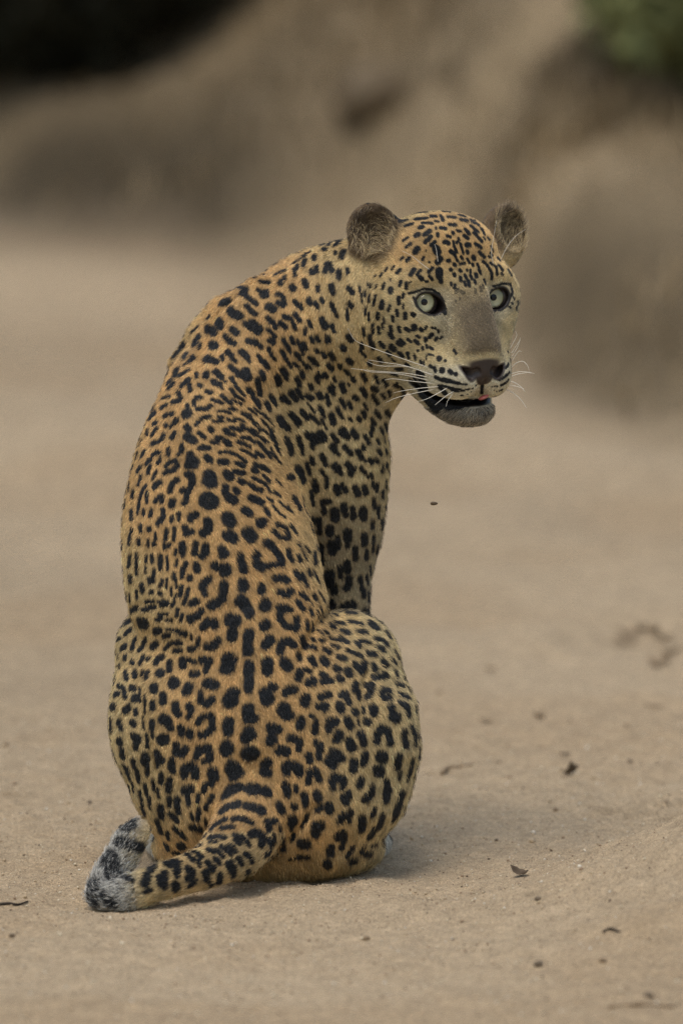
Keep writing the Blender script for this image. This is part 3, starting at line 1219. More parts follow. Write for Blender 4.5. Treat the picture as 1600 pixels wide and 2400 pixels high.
4.5 0.60 335 1149 -23 328 1174 -23 324 1205 -32
4.9 0.70 346 1154 -36 345 1178 -44
8.0 0.78 365 1138 -47 376 1132 -53
4.5 0.76 361 1143 -46 362 1147 -48
7.6 0.89 416 1126 -71 405 1134 -69 400 1152 -72
8.0 0.84 439 1112 -77 450 1114 -84
8.9 0.85 452 1120 -87 453 1134 -89
6.7 0.87 448 1138 -87 450 1143 -89
7.6 0.90 428 1151 -82 443 1149 -87
7.6 0.90 444 1152 -88 437 1174 -90 433 1181 -91
18.3 0.87 450 1083 -79 452 1085 -81
17.9 0.89 493 1118 -93 494 1127 -96
13.4 0.90 481 1167 -108 479 1178 -109
12.1 0.90 490 1185 -113 503 1181 -112
9.8 0.90 503 1170 -109 506 1174 -110
8.0 0.90 486 1161 -107 497 1163 -108
8.9 0.86 530 1143 -84 527 1156 -90
12.5 0.89 536 1167 -91 548 1174 -89
8.9 0.90 553 1149 -80 557 1154 -80
11.2 0.90 533 1113 -74 539 1117 -74
7.1 0.90 550 1106 -67 570 1109 -62
7.6 0.90 563 1129 -70 571 1133 -68
5.8 0.84 487 1080 -80 494 1082 -78
8.0 0.90 516 1083 -69 532 1084 -66
5.4 0.90 554 1085 -60 572 1090 -55
5.8 0.80 598 1089 -41 614 1096 -33
5.4 0.83 594 1100 -47 605 1107 -43
5.4 0.82 594 1121 -54 612 1129 -47
5.4 0.84 587 1136 -63 601 1145 -59 614 1152 -54
9.8 0.86 588 1169 -74 601 1172 -69
6.7 0.84 601 1174 -70 614 1181 -66
10.7 0.90 574 1196 -89 583 1203 -88
16.1 0.80 534 1214 -111 539 1223 -113
14.7 0.83 537 1254 -126 546 1261 -124
16.1 0.90 583 1250 -104 588 1258 -105
11.2 0.86 617 1223 -82 612 1230 -87
6.7 0.82 365 1176 -60 372 1167 -61 381 1165 -66
6.2 0.84 378 1169 -66 381 1176 -70
5.8 0.77 356 1196 -60 354 1210 -62
9.4 0.90 408 1176 -82 405 1185 -84
6.2 0.86 383 1196 -77 385 1209 -82 379 1223 -82
5.8 0.85 374 1218 -78 372 1229 -79
4.9 0.69 338 1198 -44 338 1207 -48
5.4 0.46 308 1198 -4 309 1218 -14
4.9 0.90 406 1212 -91 404 1223 -93
5.8 0.90 422 1205 -95 421 1218 -98
9.8 0.90 450 1209 -102 461 1207 -105
6.2 0.90 446 1218 -104 448 1221 -105
11.2 0.90 488 1223 -119 490 1241 -122 479 1249 -118
7.6 0.90 436 1236 -106 437 1249 -109
7.1 0.90 437 1252 -109 452 1247 -111
5.8 0.68 330 1234 -48 331 1245 -52
6.7 0.79 351 1238 -67 352 1243 -69
4.5 0.52 310 1241 -23 307 1254 -23
5.8 0.48 305 1259 -20 304 1274 -21
5.4 0.90 392 1243 -92 390 1265 -95
4.5 0.90 411 1236 -99 410 1265 -104
5.4 0.68 327 1267 -51 328 1276 -53
4.0 0.79 349 1265 -71 349 1278 -73
4.5 0.84 366 1250 -80 367 1265 -83
6.2 0.84 363 1276 -82 365 1276 -84
5.4 0.89 388 1276 -96 388 1285 -97
5.4 0.90 397 1281 -101 401 1276 -102
9.4 0.90 430 1276 -112 431 1294 -115
4.9 0.90 431 1298 -116 430 1303 -116
8.0 0.90 461 1276 -118 457 1296 -121
10.3 0.90 484 1281 -124 484 1296 -126
7.6 0.90 475 1305 -126 477 1305 -126
12.5 0.90 523 1289 -139 525 1298 -140
10.3 0.80 563 1303 -131 566 1321 -137
10.3 0.80 568 1321 -135 570 1336 -140
11.2 0.90 601 1301 -115 601 1303 -115
10.7 0.90 601 1321 -121 615 1327 -119
11.2 0.90 506 1325 -137 515 1329 -141
13.4 0.90 531 1329 -147 530 1338 -148
5.8 0.47 306 1303 -27 303 1328 -19
5.4 0.63 322 1301 -49 323 1345 -50
4.5 0.76 345 1305 -72 344 1316 -72
5.4 0.81 358 1303 -82 358 1316 -83
6.7 0.86 378 1303 -95 378 1332 -97
3.6 0.90 394 1305 -103 395 1336 -106
4.0 0.90 415 1289 -109 412 1301 -110
4.0 0.90 417 1312 -113 414 1325 -114
3.6 0.74 343 1330 -72 343 1343 -72
7.1 0.90 437 1323 -121 430 1343 -121
4.9 0.90 428 1345 -121 428 1352 -122
8.9 0.90 461 1325 -127 464 1334 -129
8.0 0.90 448 1354 -128 448 1356 -129
5.4 0.81 363 1338 -88 361 1361 -88
6.2 0.77 352 1359 -81 354 1363 -83
7.6 0.44 306 1354 -25 308 1363 -27
5.4 0.86 383 1361 -103 377 1374 -100
7.1 0.68 334 1372 -64 335 1385 -65
4.9 0.57 322 1385 -50 323 1401 -49
4.0 0.89 394 1358 -108 392 1378 -109
5.8 0.84 376 1390 -100 379 1392 -102
5.8 0.90 410 1345 -114 410 1356 -116
3.1 0.90 415 1356 -117 415 1378 -120
3.1 0.32 305 1395 -16 306 1412 -12
4.9 0.77 353 1390 -83 359 1387 -88
9.4 0.90 493 1356 -137 482 1363 -137 475 1376 -138
7.6 0.90 479 1378 -139 483 1391 -141
12.1 0.90 526 1371 -150 524 1391 -151
10.7 0.90 515 1405 -149 499 1416 -148
13.4 0.88 570 1367 -152 571 1378 -155
11.6 0.90 564 1402 -163 571 1409 -162
9.8 0.90 612 1374 -134 612 1385 -137
5.8 0.90 428 1374 -124 425 1396 -125
5.4 0.90 444 1378 -130 440 1396 -131
4.9 0.90 437 1403 -131 433 1414 -130
8.0 0.90 459 1407 -138 450 1416 -137
3.6 0.90 404 1376 -114 404 1396 -116
3.1 0.86 384 1412 -105 397 1409 -113
3.1 0.90 415 1392 -121 406 1414 -118
5.8 0.77 603 1091 -39 616 1096 -32 631 1105 -22
5.8 0.83 594 1100 -47 602 1107 -44
5.4 0.76 618 1116 -37 632 1129 -32
4.9 0.81 594 1123 -55 607 1127 -49 623 1138 -43
5.8 0.83 587 1138 -63 603 1149 -60 614 1149 -53
4.0 0.75 627 1145 -42 634 1154 -41
7.1 0.85 585 1169 -75 603 1169 -67 616 1178 -64
6.2 0.81 623 1194 -67 630 1205 -68
4.0 0.68 643 1154 -34 656 1163 -26
4.0 0.75 629 1169 -52 640 1176 -47
3.6 0.71 641 1187 -52 656 1205 -49 669 1214 -42
3.1 0.65 654 1176 -36 674 1194 -26
2.7 0.63 647 1127 -17 660 1138 -8
2.7 0.58 674 1187 -22 685 1201 -17
11.2 0.86 610 1223 -85 614 1227 -85
6.7 0.74 650 1230 -66 667 1236 -56 676 1256 -58
6.7 0.78 641 1245 -78 656 1259 -74 674 1263 -64
11.6 0.90 585 1254 -105 587 1261 -106
12.1 0.86 627 1274 -96 634 1276 -94
8.9 0.83 643 1287 -94 656 1305 -93 661 1321 -96
7.6 0.87 654 1321 -100 625 1327 -115
11.6 0.90 612 1329 -121 605 1325 -121
8.9 0.90 601 1296 -113 601 1307 -117
6.7 0.76 676 1290 -74 678 1305 -79 685 1314 -77
5.4 0.68 698 1303 -61 703 1314 -61
4.5 0.64 681 1232 -41 696 1252 -37
3.6 0.65 696 1274 -49 703 1281 -46
7.6 0.73 692 1339 -82 701 1354 -81
5.8 0.65 707 1345 -71 719 1372 -71
4.9 0.57 721 1337 -52 727 1348 -48
3.6 0.53 714 1281 -32 723 1294 -27
2.7 0.60 705 1290 -47 718 1312 -42
9.8 0.84 645 1356 -117 665 1354 -106 672 1358 -104
8.9 0.83 654 1387 -123 670 1392 -117 683 1383 -106
9.4 0.90 612 1374 -134 614 1378 -135
12.5 0.90 621 1409 -142 623 1414 -143
6.7 0.69 705 1392 -93 719 1403 -85
5.8 0.54 734 1394 -62 740 1405 -59
8.9 0.87 670 1425 -129 654 1423 -135
6.7 0.75 699 1414 -107 708 1425 -104
3.1 0.36 745 1388 -40 758 1410 -22
2.7 0.42 732 1337 -36 749 1370 -18
8.0 0.37 678 1120 31 684 1118 49
12.5 0.35 695 1102 108 702 1109 123
8.0 0.48 709 1122 132 710 1129 133
5.4 0.90 720 1093 136 725 1111 142
8.9 0.90 736 1129 147 740 1147 153
5.8 0.84 727 1153 153 733 1185 164
4.0 0.90 752 1102 137 761 1115 141
5.8 0.90 765 1120 143 765 1142 150
4.9 0.90 734 1084 132 734 1088 134
5.4 0.90 761 1082 131 764 1090 134
9.4 0.90 785 1093 137 792 1100 140
5.8 0.90 796 1106 143 800 1111 145
8.0 0.90 814 1088 144 821 1097 148 821 1111 152
6.7 0.89 828 1099 152 829 1102 153
5.8 0.83 846 1097 160 855 1108 169
3.6 0.78 859 1111 173 862 1120 177
8.0 0.42 689 1169 15 696 1183 15
5.4 0.35 702 1187 26 702 1194 18
8.0 0.90 787 1140 151 792 1156 157
7.1 0.90 801 1138 153 810 1151 159
8.0 0.87 832 1144 165 839 1158 173
8.0 0.80 853 1142 176 857 1156 183
4.9 0.68 873 1133 190 875 1144 196
5.4 0.60 884 1135 204 883 1151 207
4.5 0.72 868 1111 180 872 1122 186
8.0 0.90 758 1176 163 772 1176 162
6.7 0.90 757 1183 166 759 1203 173
11.6 0.90 783 1200 171 785 1214 176
8.9 0.90 805 1187 170 810 1205 177
7.6 0.89 826 1192 177 828 1214 186
10.7 0.79 850 1196 192 853 1214 199
5.4 0.63 875 1169 205 877 1191 215
5.4 0.49 886 1189 227 886 1214 238
4.5 0.42 895 1151 227 897 1167 237
12.1 0.26 726 1223 157
7.1 0.90 747 1218 181 748 1250 195
9.8 0.90 772 1239 186 773 1252 192
9.8 0.90 774 1275 200 779 1295 208
7.6 0.90 791 1261 194 791 1286 203
11.2 0.90 814 1248 193 814 1263 198
6.7 0.90 814 1270 200 814 1281 205
5.8 0.60 873 1221 221 873 1237 227
4.5 0.24 895 1219 262 894 1241 275
9.4 0.74 853 1257 214 854 1275 222
8.0 0.84 832 1288 214 833 1309 222
6.2 0.63 859 1293 236 858 1311 244
4.9 0.49 875 1259 239 874 1293 257
3.6 0.24 884 1279 270 882 1300 287
6.2 0.38 736 1297 -2 737 1321 -16
6.7 0.84 753 1281 210 753 1322 227
6.7 0.90 796 1331 219 799 1354 227
8.9 0.90 812 1320 218 814 1340 225
11.6 0.89 772 1347 228 774 1372 237
9.8 0.90 781 1374 235 783 1388 239
8.9 0.90 817 1358 232 817 1376 237
7.6 0.90 808 1381 236 812 1383 237
7.1 0.67 844 1356 248 848 1383 260
6.7 0.57 850 1385 264 853 1399 270
4.0 0.43 858 1352 265 862 1370 279
3.1 0.32 867 1329 268 868 1349 288
3.6 0.27 863 1390 289 864 1411 298
4.0 0.50 896 1092 210 895 1106 211
4.0 0.33 905 1088 227 907 1095 233
3.1 0.30 904 1126 238 904 1144 247
2.7 0.22 903 1185 271 902 1200 281
2.7 0.22 911 1104 254 912 1110 273
3.1 0.37 445 776 236 464 761 213
8.9 0.28 462 789 174 455 805 165
4.0 0.46 468 803 141 465 817 122
8.0 0.30 427 805 254 420 814 263
5.4 0.22 411 826 268 402 834 280
5.8 0.22 435 827 156 430 839 129
7.1 0.40 452 837 97 443 846 92
3.6 0.42 430 855 96 436 850 94
4.9 0.22 394 871 185 390 878 183
7.6 0.32 414 866 109 409 879 97
5.4 0.34 400 891 99 393 897 110
5.8 0.42 421 880 75 441 869 61
12.1 0.58 497 808 94 501 810 87
10.3 0.47 481 840 68 488 842 57
8.5 0.69 497 844 49 506 849 41
11.6 0.22 489 771 156 499 776 120
7.6 0.78 542 772 68 553 779 58
6.7 0.57 526 786 79 535 797 60
6.7 0.74 539 802 53 549 804 45
9.4 0.73 582 800 51 597 802 60
6.2 0.85 602 804 62 611 813 63
5.4 0.71 520 835 47 522 842 40
7.6 0.75 533 824 46 542 833 34
5.4 0.89 546 840 29 552 847 24
8.9 0.89 566 824 31 578 836 27
4.5 0.86 580 842 25 584 847 24
6.2 0.60 604 835 47 613 849 48
8.0 0.61 617 849 54 626 862 59
5.8 0.90 629 817 68 635 830 69
4.9 0.90 635 833 69 644 842 73
7.6 0.90 631 797 70 638 801 70
5.8 0.90 629 772 73 644 788 70
13.4 0.90 588 761 75 604 772 74
6.7 0.90 538 858 25 555 871 15
10.7 0.90 576 872 13 580 885 9
8.9 0.90 560 876 13 576 885 9
8.0 0.66 482 876 23 484 883 16
4.5 0.22 460 876 35 459 885 14
8.5 0.80 506 872 21 517 883 11
4.0 0.85 520 887 7 529 896 2
7.6 0.84 500 894 5 515 903 -3
4.0 0.81 518 903 -3 521 912 -8
6.7 0.84 466 901 2 470 904 0
6.2 0.44 426 905 35 442 889 20
6.2 0.70 444 903 8 446 916 -3
5.4 0.34 407 898 75 394 911 88
5.8 0.87 484 918 -9 495 921 -12
5.8 0.87 542 887 9 553 905 2
4.9 0.81 558 912 0 573 930 -1
4.9 0.89 542 914 -7 553 930 -10
4.5 0.87 553 930 -10 569 939 -7
5.4 0.90 520 928 -17 529 937 -19
5.4 0.90 531 939 -20 542 948 -20
4.9 0.90 498 937 -21 522 945 -24
3.6 0.89 544 937 -16 567 950 -12
7.6 0.79 582 914 8 591 925 11
6.2 0.67 591 930 9 609 954 13
8.0 0.76 604 891 18 609 925 25
7.6 0.55 613 874 29 618 889 33
6.7 0.84 649 884 83 651 899 89
6.2 0.45 635 929 57 644 949 66
7.6 0.59 624 947 32 631 958 36
4.5 0.31 378 935 97 396 929 59
5.8 0.46 417 920 35 426 934 7
6.7 0.49 403 943 32 422 939 10
6.2 0.88 455 941 -22 462 932 -17 471 932 -17
5.4 0.87 454 946 -24 455 948 -26
6.7 0.90 464 959 -32 484 959 -29 493 952 -27
6.2 0.43 378 956 59 390 949 45
4.5 0.22 362 951 130 355 960 146
7.1 0.22 351 980 106 362 967 86
6.2 0.52 386 976 25 390 974 21
6.7 0.60 401 972 9 406 970 6
5.4 0.60 388 997 6 390 999 2
7.1 0.61 409 992 -12 415 986 -16
4.9 0.68 400 1001 -9 402 999 -9
12.9 0.75 436 970 -31 440 970 -34
5.8 0.74 439 950 -21 440 957 -26
5.4 0.90 493 977 -37 476 979 -40
4.9 0.87 476 979 -40 467 988 -47 460 997 -52
4.0 0.90 511 966 -32 525 963 -30 540 969 -28
4.5 0.90 538 959 -25 553 961 -21
4.0 0.90 511 978 -36 525 980 -35
4.0 0.90 500 988 -41 525 989 -38
4.0 0.90 534 985 -35 551 988 -31
3.6 0.89 549 981 -29 573 988 -21
3.6 0.82 567 970 -18 585 980 -13 604 995 -4
3.1 0.82 582 959 -7 600 970 1
2.7 0.75 595 957 2 613 972 11
2.7 0.85 567 966 -17 589 974 -8
7.6 0.90 494 1006 -48 496 1010 -49
8.5 0.80 438 1001 -48 443 1008 -53
10.3 0.86 438 1024 -57 454 1033 -67
5.4 0.87 467 1015 -60 480 1026 -60
6.2 0.39 361 994 52 365 992 44
5.8 0.45 368 1005 26 357 1019 33
4.5 0.29 345 1010 73 345 1019 59
6.7 0.63 384 1021 -7 380 1032 -10
6.2 0.55 375 1035 -6 357 1041 12
7.6 0.72 409 1019 -26 404 1026 -27
5.4 0.90 527 1008 -44 542 1004 -39 565 1010 -33
5.4 0.90 531 1015 -45 549 1021 -42
4.9 0.90 507 1026 -53 520 1027 -52
6.2 0.90 498 1037 -59 511 1037 -56
7.6 0.90 531 1035 -52 538 1042 -52
5.4 0.87 567 999 -28 578 1006 -25
4.5 0.82 578 1006 -25 600 1021 -17
3.6 0.79 587 1004 -20 607 1015 -10
3.1 0.77 594 994 -12 611 1010 -4
2.7 0.68 613 983 7 629 1001 16
5.4 0.84 567 1026 -37 583 1028 -30 596 1037 -26
4.9 0.87 558 1037 -44 574 1042 -39 587 1050 -35
4.5 0.86 565 1055 -47 583 1062 -41 600 1073 -35
4.5 0.78 600 1059 -30 618 1070 -21
4.5 0.73 603 1035 -20 618 1053 -15 634 1073 -8
3.1 0.73 607 1024 -13 622 1039 -6
2.7 0.66 620 1008 4 638 1032 14
2.7 0.61 627 1001 14 645 1028 24
2.7 0.57 636 1023 15 653 1055 24
2.7 0.62 634 1050 1 651 1079 10
6.2 0.79 396 1053 -35 397 1066 -41
8.0 0.74 427 1046 -54 427 1055 -57
4.9 0.80 423 1062 -55 418 1066 -53
5.8 0.90 469 1053 -75 476 1048 -72
7.1 0.86 472 1051 -74 492 1051 -66
10.7 0.84 487 1075 -78 492 1077 -77
4.9 0.90 516 1061 -63 534 1059 -59 552 1066 -55
4.5 0.90 552 1066 -55 565 1073 -53 576 1082 -51
9.8 0.87 447 1066 -74 449 1068 -76
14.7 0.88 450 1082 -79 454 1084 -82
7.6 0.90 516 1084 -70 532 1084 -66
5.8 0.90 554 1086 -60 572 1093 -56
5.4 0.78 598 1093 -42 614 1095 -33 627 1104 -26
4.9 0.84 592 1102 -49 598 1106 -47
5.8 0.65 375 1062 -23 364 1062 -12 360 1068 -11
5.4 0.73 378 1075 -32 371 1086 -31
4.9 0.56 350 1079 -6 344 1088 -3
6.2 0.84 411 1080 -54 396 1086 -49 392 1093 -49
6.2 0.89 418 1093 -62 409 1104 -62
5.8 0.63 353 1095 -18 348 1106 -18
4.9 0.40 339 1059 26 332 1072 28
3.1 0.22 331 1032 88 327 1045 80
5.4 0.46 330 1095 15 323 1106 20
2.7 0.23 322 1061 68 318 1077 65
6.2 0.90 682 792 64 687 804 65
5.8 0.90 664 795 67 671 808 67
5.4 0.90 673 810 67 680 824 68
4.5 0.90 698 799 64 705 815 66 711 830 69
5.4 0.90 711 804 63 718 817 66
5.4 0.90 729 792 60 732 799 61
6.2 0.90 740 790 62 747 799 64
8.0 0.90 767 790 56 770 797 58
7.6 0.90 817 788 59 823 797 62
5.8 0.90 801 810 64 808 819 69
8.0 0.79 776 830 73 781 839 78
4.5 0.90 740 819 65 745 826 68
5.4 0.90 756 826 71 761 837 75
6.2 0.90 693 828 69 702 839 72
4.9 0.90 660 821 70 667 835 72
4.9 0.90 669 839 73 682 859 77
5.4 0.90 689 850 75 698 859 77
8.0 0.90 729 839 72 738 850 77
4.5 0.90 743 853 78 745 857 80
3.6 0.90 709 848 74 720 864 80
3.1 0.90 720 853 77 731 864 82
6.7 0.86 769 855 84 778 864 92
5.8 0.75 796 855 87 796 861 92
7.1 0.82 816 843 82 823 850 89
4.9 0.90 846 806 70 848 817 75
3.6 0.86 843 821 75 857 835 86
5.8 0.89 866 786 56 870 806 65
6.7 0.85 895 808 61 897 810 61
6.7 0.75 915 784 39 919 790 39
7.1 0.73 917 813 54 924 817 53
8.0 0.71 935 804 36 942 804 31
5.4 0.76 908 823 66 913 830 70
5.4 0.59 935 826 54 942 833 54
5.8 0.85 864 848 95 868 854 100
6.2 0.78 888 839 82 893 846 86
8.0 0.90 662 866 80 671 879 84
4.5 0.90 667 884 86 673 888 87
8.9 0.85 647 884 83 653 899 90
6.2 0.90 707 870 81 711 884 86
6.7 0.90 696 888 86 702 902 91
6.2 0.90 727 902 94 731 911 97
4.5 0.90 740 884 90 747 897 96
4.5 0.90 745 875 87 754 884 92
4.9 0.89 760 875 90 766 884 95
4.9 0.86 781 884 100 785 893 104
5.8 0.84 810 868 96 817 875 101
5.8 0.89 826 886 109 830 892 113
6.2 0.81 850 877 113 857 890 122
4.5 0.90 879 879 119 886 897 128
4.9 0.73 900 890 126 906 903 139
6.7 0.48 927 901 149 931 903 155
5.8 0.37 942 905 172 945 916 196
3.1 0.90 814 897 112 819 904 115
7.6 0.90 801 901 111 805 915 116
4.0 0.90 776 899 104 783 908 108
6.7 0.90 772 908 105 781 922 111
8.0 0.77 875 910 134 879 912 136
6.2 0.76 848 910 128 857 928 140
4.9 0.68 895 923 150 901 932 161
5.4 0.61 911 917 154 913 925 165
6.2 0.74 875 926 148 884 943 164
6.7 0.90 830 930 128 837 935 131
5.4 0.90 696 911 93 707 931 98
8.9 0.90 682 920 96 693 935 99
7.6 0.90 720 926 98 729 933 101
7.1 0.90 747 922 102 752 931 105
5.4 0.90 765 926 107 771 946 111
5.4 0.90 799 937 119 808 953 124
5.8 0.90 817 944 126 823 955 131
4.0 0.83 852 946 142 861 959 151
7.6 0.45 635 929 57 644 949 66
9.4 0.90 662 931 100 666 935 101
6.2 0.90 671 937 101 678 944 101
7.6 0.61 624 945 34 631 956 36
6.7 0.75 602 941 13 609 954 13
5.8 0.90 749 953 106 756 969 109
4.9 0.90 756 969 109 760 978 111
5.8 0.90 790 957 118 796 969 121
4.5 0.90 796 971 121 804 980 125
8.5 0.90 776 973 115 781 989 117
5.8 0.82 850 964 146 855 975 152
5.4 0.84 839 977 142 843 986 146
5.4 0.64 879 964 167 891 977 185
7.6 0.38 906 965 201 911 970 216
4.0 0.22 913 972 227 914 977 250
4.5 0.89 819 980 132 823 984 135
4.9 0.68 870 982 166 879 995 179
4.5 0.22 902 992 215 907 1010 256
11.6 0.26 655 983 65 662 994 75
8.9 0.22 666 994 89 673 1005 100
8.0 0.90 682 971 106 689 980 108
8.9 0.90 693 982 108 699 991 109
6.7 0.90 707 964 103 720 980 106
5.8 0.90 725 973 105 738 982 108 747 991 111
3.1 0.90 720 944 101 738 967 106
3.1 0.90 752 980 110 765 1005 116
5.4 0.70 870 997 170 873 1006 174
4.9 0.45 893 1004 200 897 1015 211
9.4 0.90 803 1009 127 812 1020 132
5.8 0.90 796 1016 126 817 1025 135
7.6 0.87 825 1009 138 835 1025 144
6.2 0.77 855 1022 158 864 1036 165
4.9 0.70 868 1015 170 870 1022 172
4.5 0.58 884 1031 187 888 1040 193
3.1 0.36 901 1026 218 902 1035 219
2.7 0.22 909 1027 261 911 1038 262
9.8 0.90 749 1016 115 758 1029 119
6.2 0.90 718 1016 114 722 1025 116
8.9 0.90 731 1020 115 738 1036 119
5.4 0.90 729 1040 120 734 1052 123
5.8 0.90 698 1025 118 704 1045 123
4.5 0.90 707 1045 123 709 1065 128
9.8 0.29 671 1032 74 677 1045 85
8.9 0.28 680 1047 90 680 1063 79
6.2 0.90 778 1018 121 790 1036 126
8.0 0.90 778 1045 125 785 1058 129
4.5 0.90 787 1060 130 794 1065 133
6.2 0.82 850 1045 155 852 1051 157
6.7 0.90 808 1047 134 823 1063 142
6.7 0.86 837 1056 148 846 1072 156
4.0 0.82 848 1072 157 857 1081 165
5.4 0.58 886 1056 189 893 1065 199
4.0 0.36 904 1056 219 906 1065 225
8.0 0.74 867 1078 172 870 1083 176
5.8 0.67 879 1076 184 884 1083 190
6.7 0.90 754 1067 127 760 1078 131
4.9 0.90 760 1081 131 765 1090 134
5.8 0.90 729 1072 129 734 1087 134
4.5 0.90 718 1085 134 725 1101 139
4.0 0.50 896 1089 209 895 1105 211
3.6 0.36 904 1087 224 905 1092 228
2.7 0.66 613 970 11 633 987 26
2.7 0.62 620 972 17 642 1003 32
2.7 0.65 615 990 6 640 1012 25
2.7 0.70 607 1001 -5 631 1021 10
3.1 0.71 613 1026 -9 629 1037 1
2.7 0.58 633 1017 14 651 1043 26
4.5 0.73 607 1039 -19 629 1064 -9
2.7 0.56 642 1043 14 658 1068 24
2.7 0.61 633 1061 -4 658 1088 15
5.4 0.78 605 1064 -29 616 1070 -23
10.3 0.60 519 706 159 532 704 147
10.3 0.62 539 725 101 544 734 90
11.2 0.84 549 736 85 560 739 80
5.8 0.22 559 672 180 577 677 120
8.5 0.67 566 684 117 575 691 107
7.1 0.87 586 700 100 600 711 98
6.7 0.90 577 716 91 586 725 88
6.2 0.90 589 729 87 600 736 87
4.5 0.22 538 680 211 553 673 211
6.2 0.81 604 677 119 613 684 115
7.6 0.81 622 682 117 624 691 110
6.7 0.83 615 691 111 622 693 109
9.8 0.87 629 718 92 640 725 84
4.9 0.70 608 657 137 617 659 135
6.2 0.78 624 659 135 629 661 132
7.6 0.67 656 659 119 658 662 115
6.2 0.61 665 648 124 666 653 119
8.5 0.80 683 671 94 687 676 89
5.8 0.76 649 687 101 658 689 95
5.8 0.86 663 696 89 667 712 80
6.2 0.87 651 707 88 663 716 80
6.2 0.90 690 705 76 698 716 72
4.5 0.90 703 712 73 707 725 69
7.1 0.81 712 655 92 718 671 80
4.9 0.62 689 628 130 692 646 109
4.9 0.56 696 619 138 695 630 124
6.2 0.54 714 607 142 710 621 126
6.7 0.51 735 598 142 736 605 131
6.2 0.73 729 633 104 730 640 97
5.4 0.72 741 624 107 741 637 95
6.2 0.74 764 617 104 762 635 89
5.8 0.75 772 615 103 777 635 85
7.1 0.61 804 588 124 801 601 108
5.8 0.84 794 635 83 794 651 75
5.4 0.28 784 573 161 795 564 183
4.0 0.55 786 587 132 786 592 125
5.8 0.38 757 580 164 761 582 155
5.4 0.22 768 570 183 775 564 217
4.5 0.22 748 572 212 760 568 218
4.5 0.22 801 559 212
3.6 0.22 775 564 219 795 560 219
4.0 0.33 709 598 165 725 588 175
3.6 0.42 687 614 153 703 604 158
4.0 0.48 644 641 152 667 632 142
5.4 0.83 744 669 78 745 681 71
7.6 0.90 775 669 67 777 678 63
6.2 0.90 781 683 60 781 687 59
5.4 0.90 753 701 62 756 707 60
7.1 0.90 723 701 66 727 710 62
6.2 0.90 739 710 60 743 719 57
5.8 0.90 777 712 59 784 730 57
4.9 0.90 786 732 56 789 741 56
7.6 0.90 627 745 80 636 754 76
6.2 0.90 640 756 75 645 768 71
7.1 0.90 667 741 71 678 745 67
5.4 0.90 685 752 65 692 772 62
5.8 0.90 690 736 66 701 750 61
7.1 0.90 658 757 70 669 766 67
8.0 0.83 575 759 71 589 770 71
6.7 0.90 593 754 79 604 772 74
12.1 0.54 510 751 127 517 763 108
9.8 0.79 544 772 66 553 779 58
7.6 0.61 529 788 74 540 799 54
6.2 0.78 544 804 48 549 806 44
5.4 0.90 716 770 59 714 781 59
4.9 0.90 723 752 61 730 768 60
8.5 0.90 754 750 53 763 766 52
5.8 0.90 777 763 53 783 777 55
4.9 0.90 627 772 74 645 788 70
6.7 0.90 631 797 70 640 803 70
5.4 0.90 768 788 55 770 797 58
7.1 0.90 768 790 56 768 799 59
4.0 0.90 813 725 53 815 750 52
6.7 0.90 817 674 61 826 685 54
7.1 0.90 819 712 54 824 717 52
8.9 0.39 485 766 159 497 776 123
4.0 0.33 483 746 182 489 739 172
5.4 0.90 743 790 62 748 799 64
4.9 0.90 730 795 60 734 797 61
6.7 0.90 801 812 65 806 819 69
4.9 0.83 813 629 82 815 638 76
4.1 0.31 924 504 106
3.2 0.22 913 501 99 934 510 121
4.5 0.22 978 496 178 999 495 149
5.4 0.38 1011 505 87 1020 505 85
4.8 0.33 936 516 100 952 514 113
4.5 0.45 950 527 84 966 523 79
4.5 0.35 973 512 97 1000 510 81
4.5 0.58 990 521 66 1012 522 57
3.5 0.58 1019 517 64 1027 518 62
7.0 0.65 984 531 54 988 531 53
7.3 0.79 975 551 41 979 549 41
6.4 0.81 995 549 36 1006 540 41
6.1 0.90 996 567 27 1009 554 31
4.8 0.90 1010 574 24 1018 566 26
3.2 0.76 1021 532 47 1022 536 43
4.1 0.87 1025 546 36 1026 553 32
5.7 0.76 1033 533 46 1042 535 46
4.8 0.44 1051 507 83 1067 508 87
5.7 0.67 1054 525 57 1067 526 60
4.1 0.22 1039 493 137 1054 494 128
4.1 0.47 1033 503 88 1038 515 66
4.5 0.81 1060 543 44 1062 546 43
4.1 0.76 1071 539 51 1078 541 52
4.1 0.87 1047 552 35 1054 554 36
6.1 0.90 1042 567 28 1050 569 29
9.6 0.90 1022 582 21 1025 590 20
7.7 0.90 974 589 28 978 583 27
4.1 0.83 952 578 40 963 570 37
3.8 0.70 945 563 52 955 556 49
3.8 0.83 939 608 43 944 602 41
5.1 0.87 953 610 34 958 605 33
3.2 0.90 990 609 22 993 602 22
2.2 0.90 998 586 22 998 588 22
7.3 0.90 1026 614 17 1031 607 18
5.4 0.90 1049 611 20 1052 611 21
2.2 0.90 1004 614 18 1007 614 18
4.8 0.90 1055 588 24 1063 594 25
3.2 0.72 918 631 42 923 623 45
2.9 0.69 902 635 48 907 627 52
6.4 0.67 932 639 26 937 633 28
5.7 0.78 962 644 6 969 631 13
3.8 0.85 977 644 3 985 633 9
5.1 0.90 1004 638 9 1012 628 14
4.1 0.90 1005 647 5 1012 655 6
5.7 0.90 983 649 1 988 654 0
3.5 0.90 997 659 2 1001 660 3
8.9 0.90 1028 633 14 1029 646 13
5.4 0.90 1031 649 12 1033 660 13
4.5 0.90 1064 619 22 1066 621 23
4.5 0.90 1055 631 18 1057 633 18
5.1 0.90 1063 642 18 1065 645 17
3.5 0.90 1057 663 12 1057 668 11
3.8 0.90 1066 668 10 1064 674 8
4.1 0.90 1071 679 6 1069 686 4
3.2 0.68 891 647 49 894 640 51
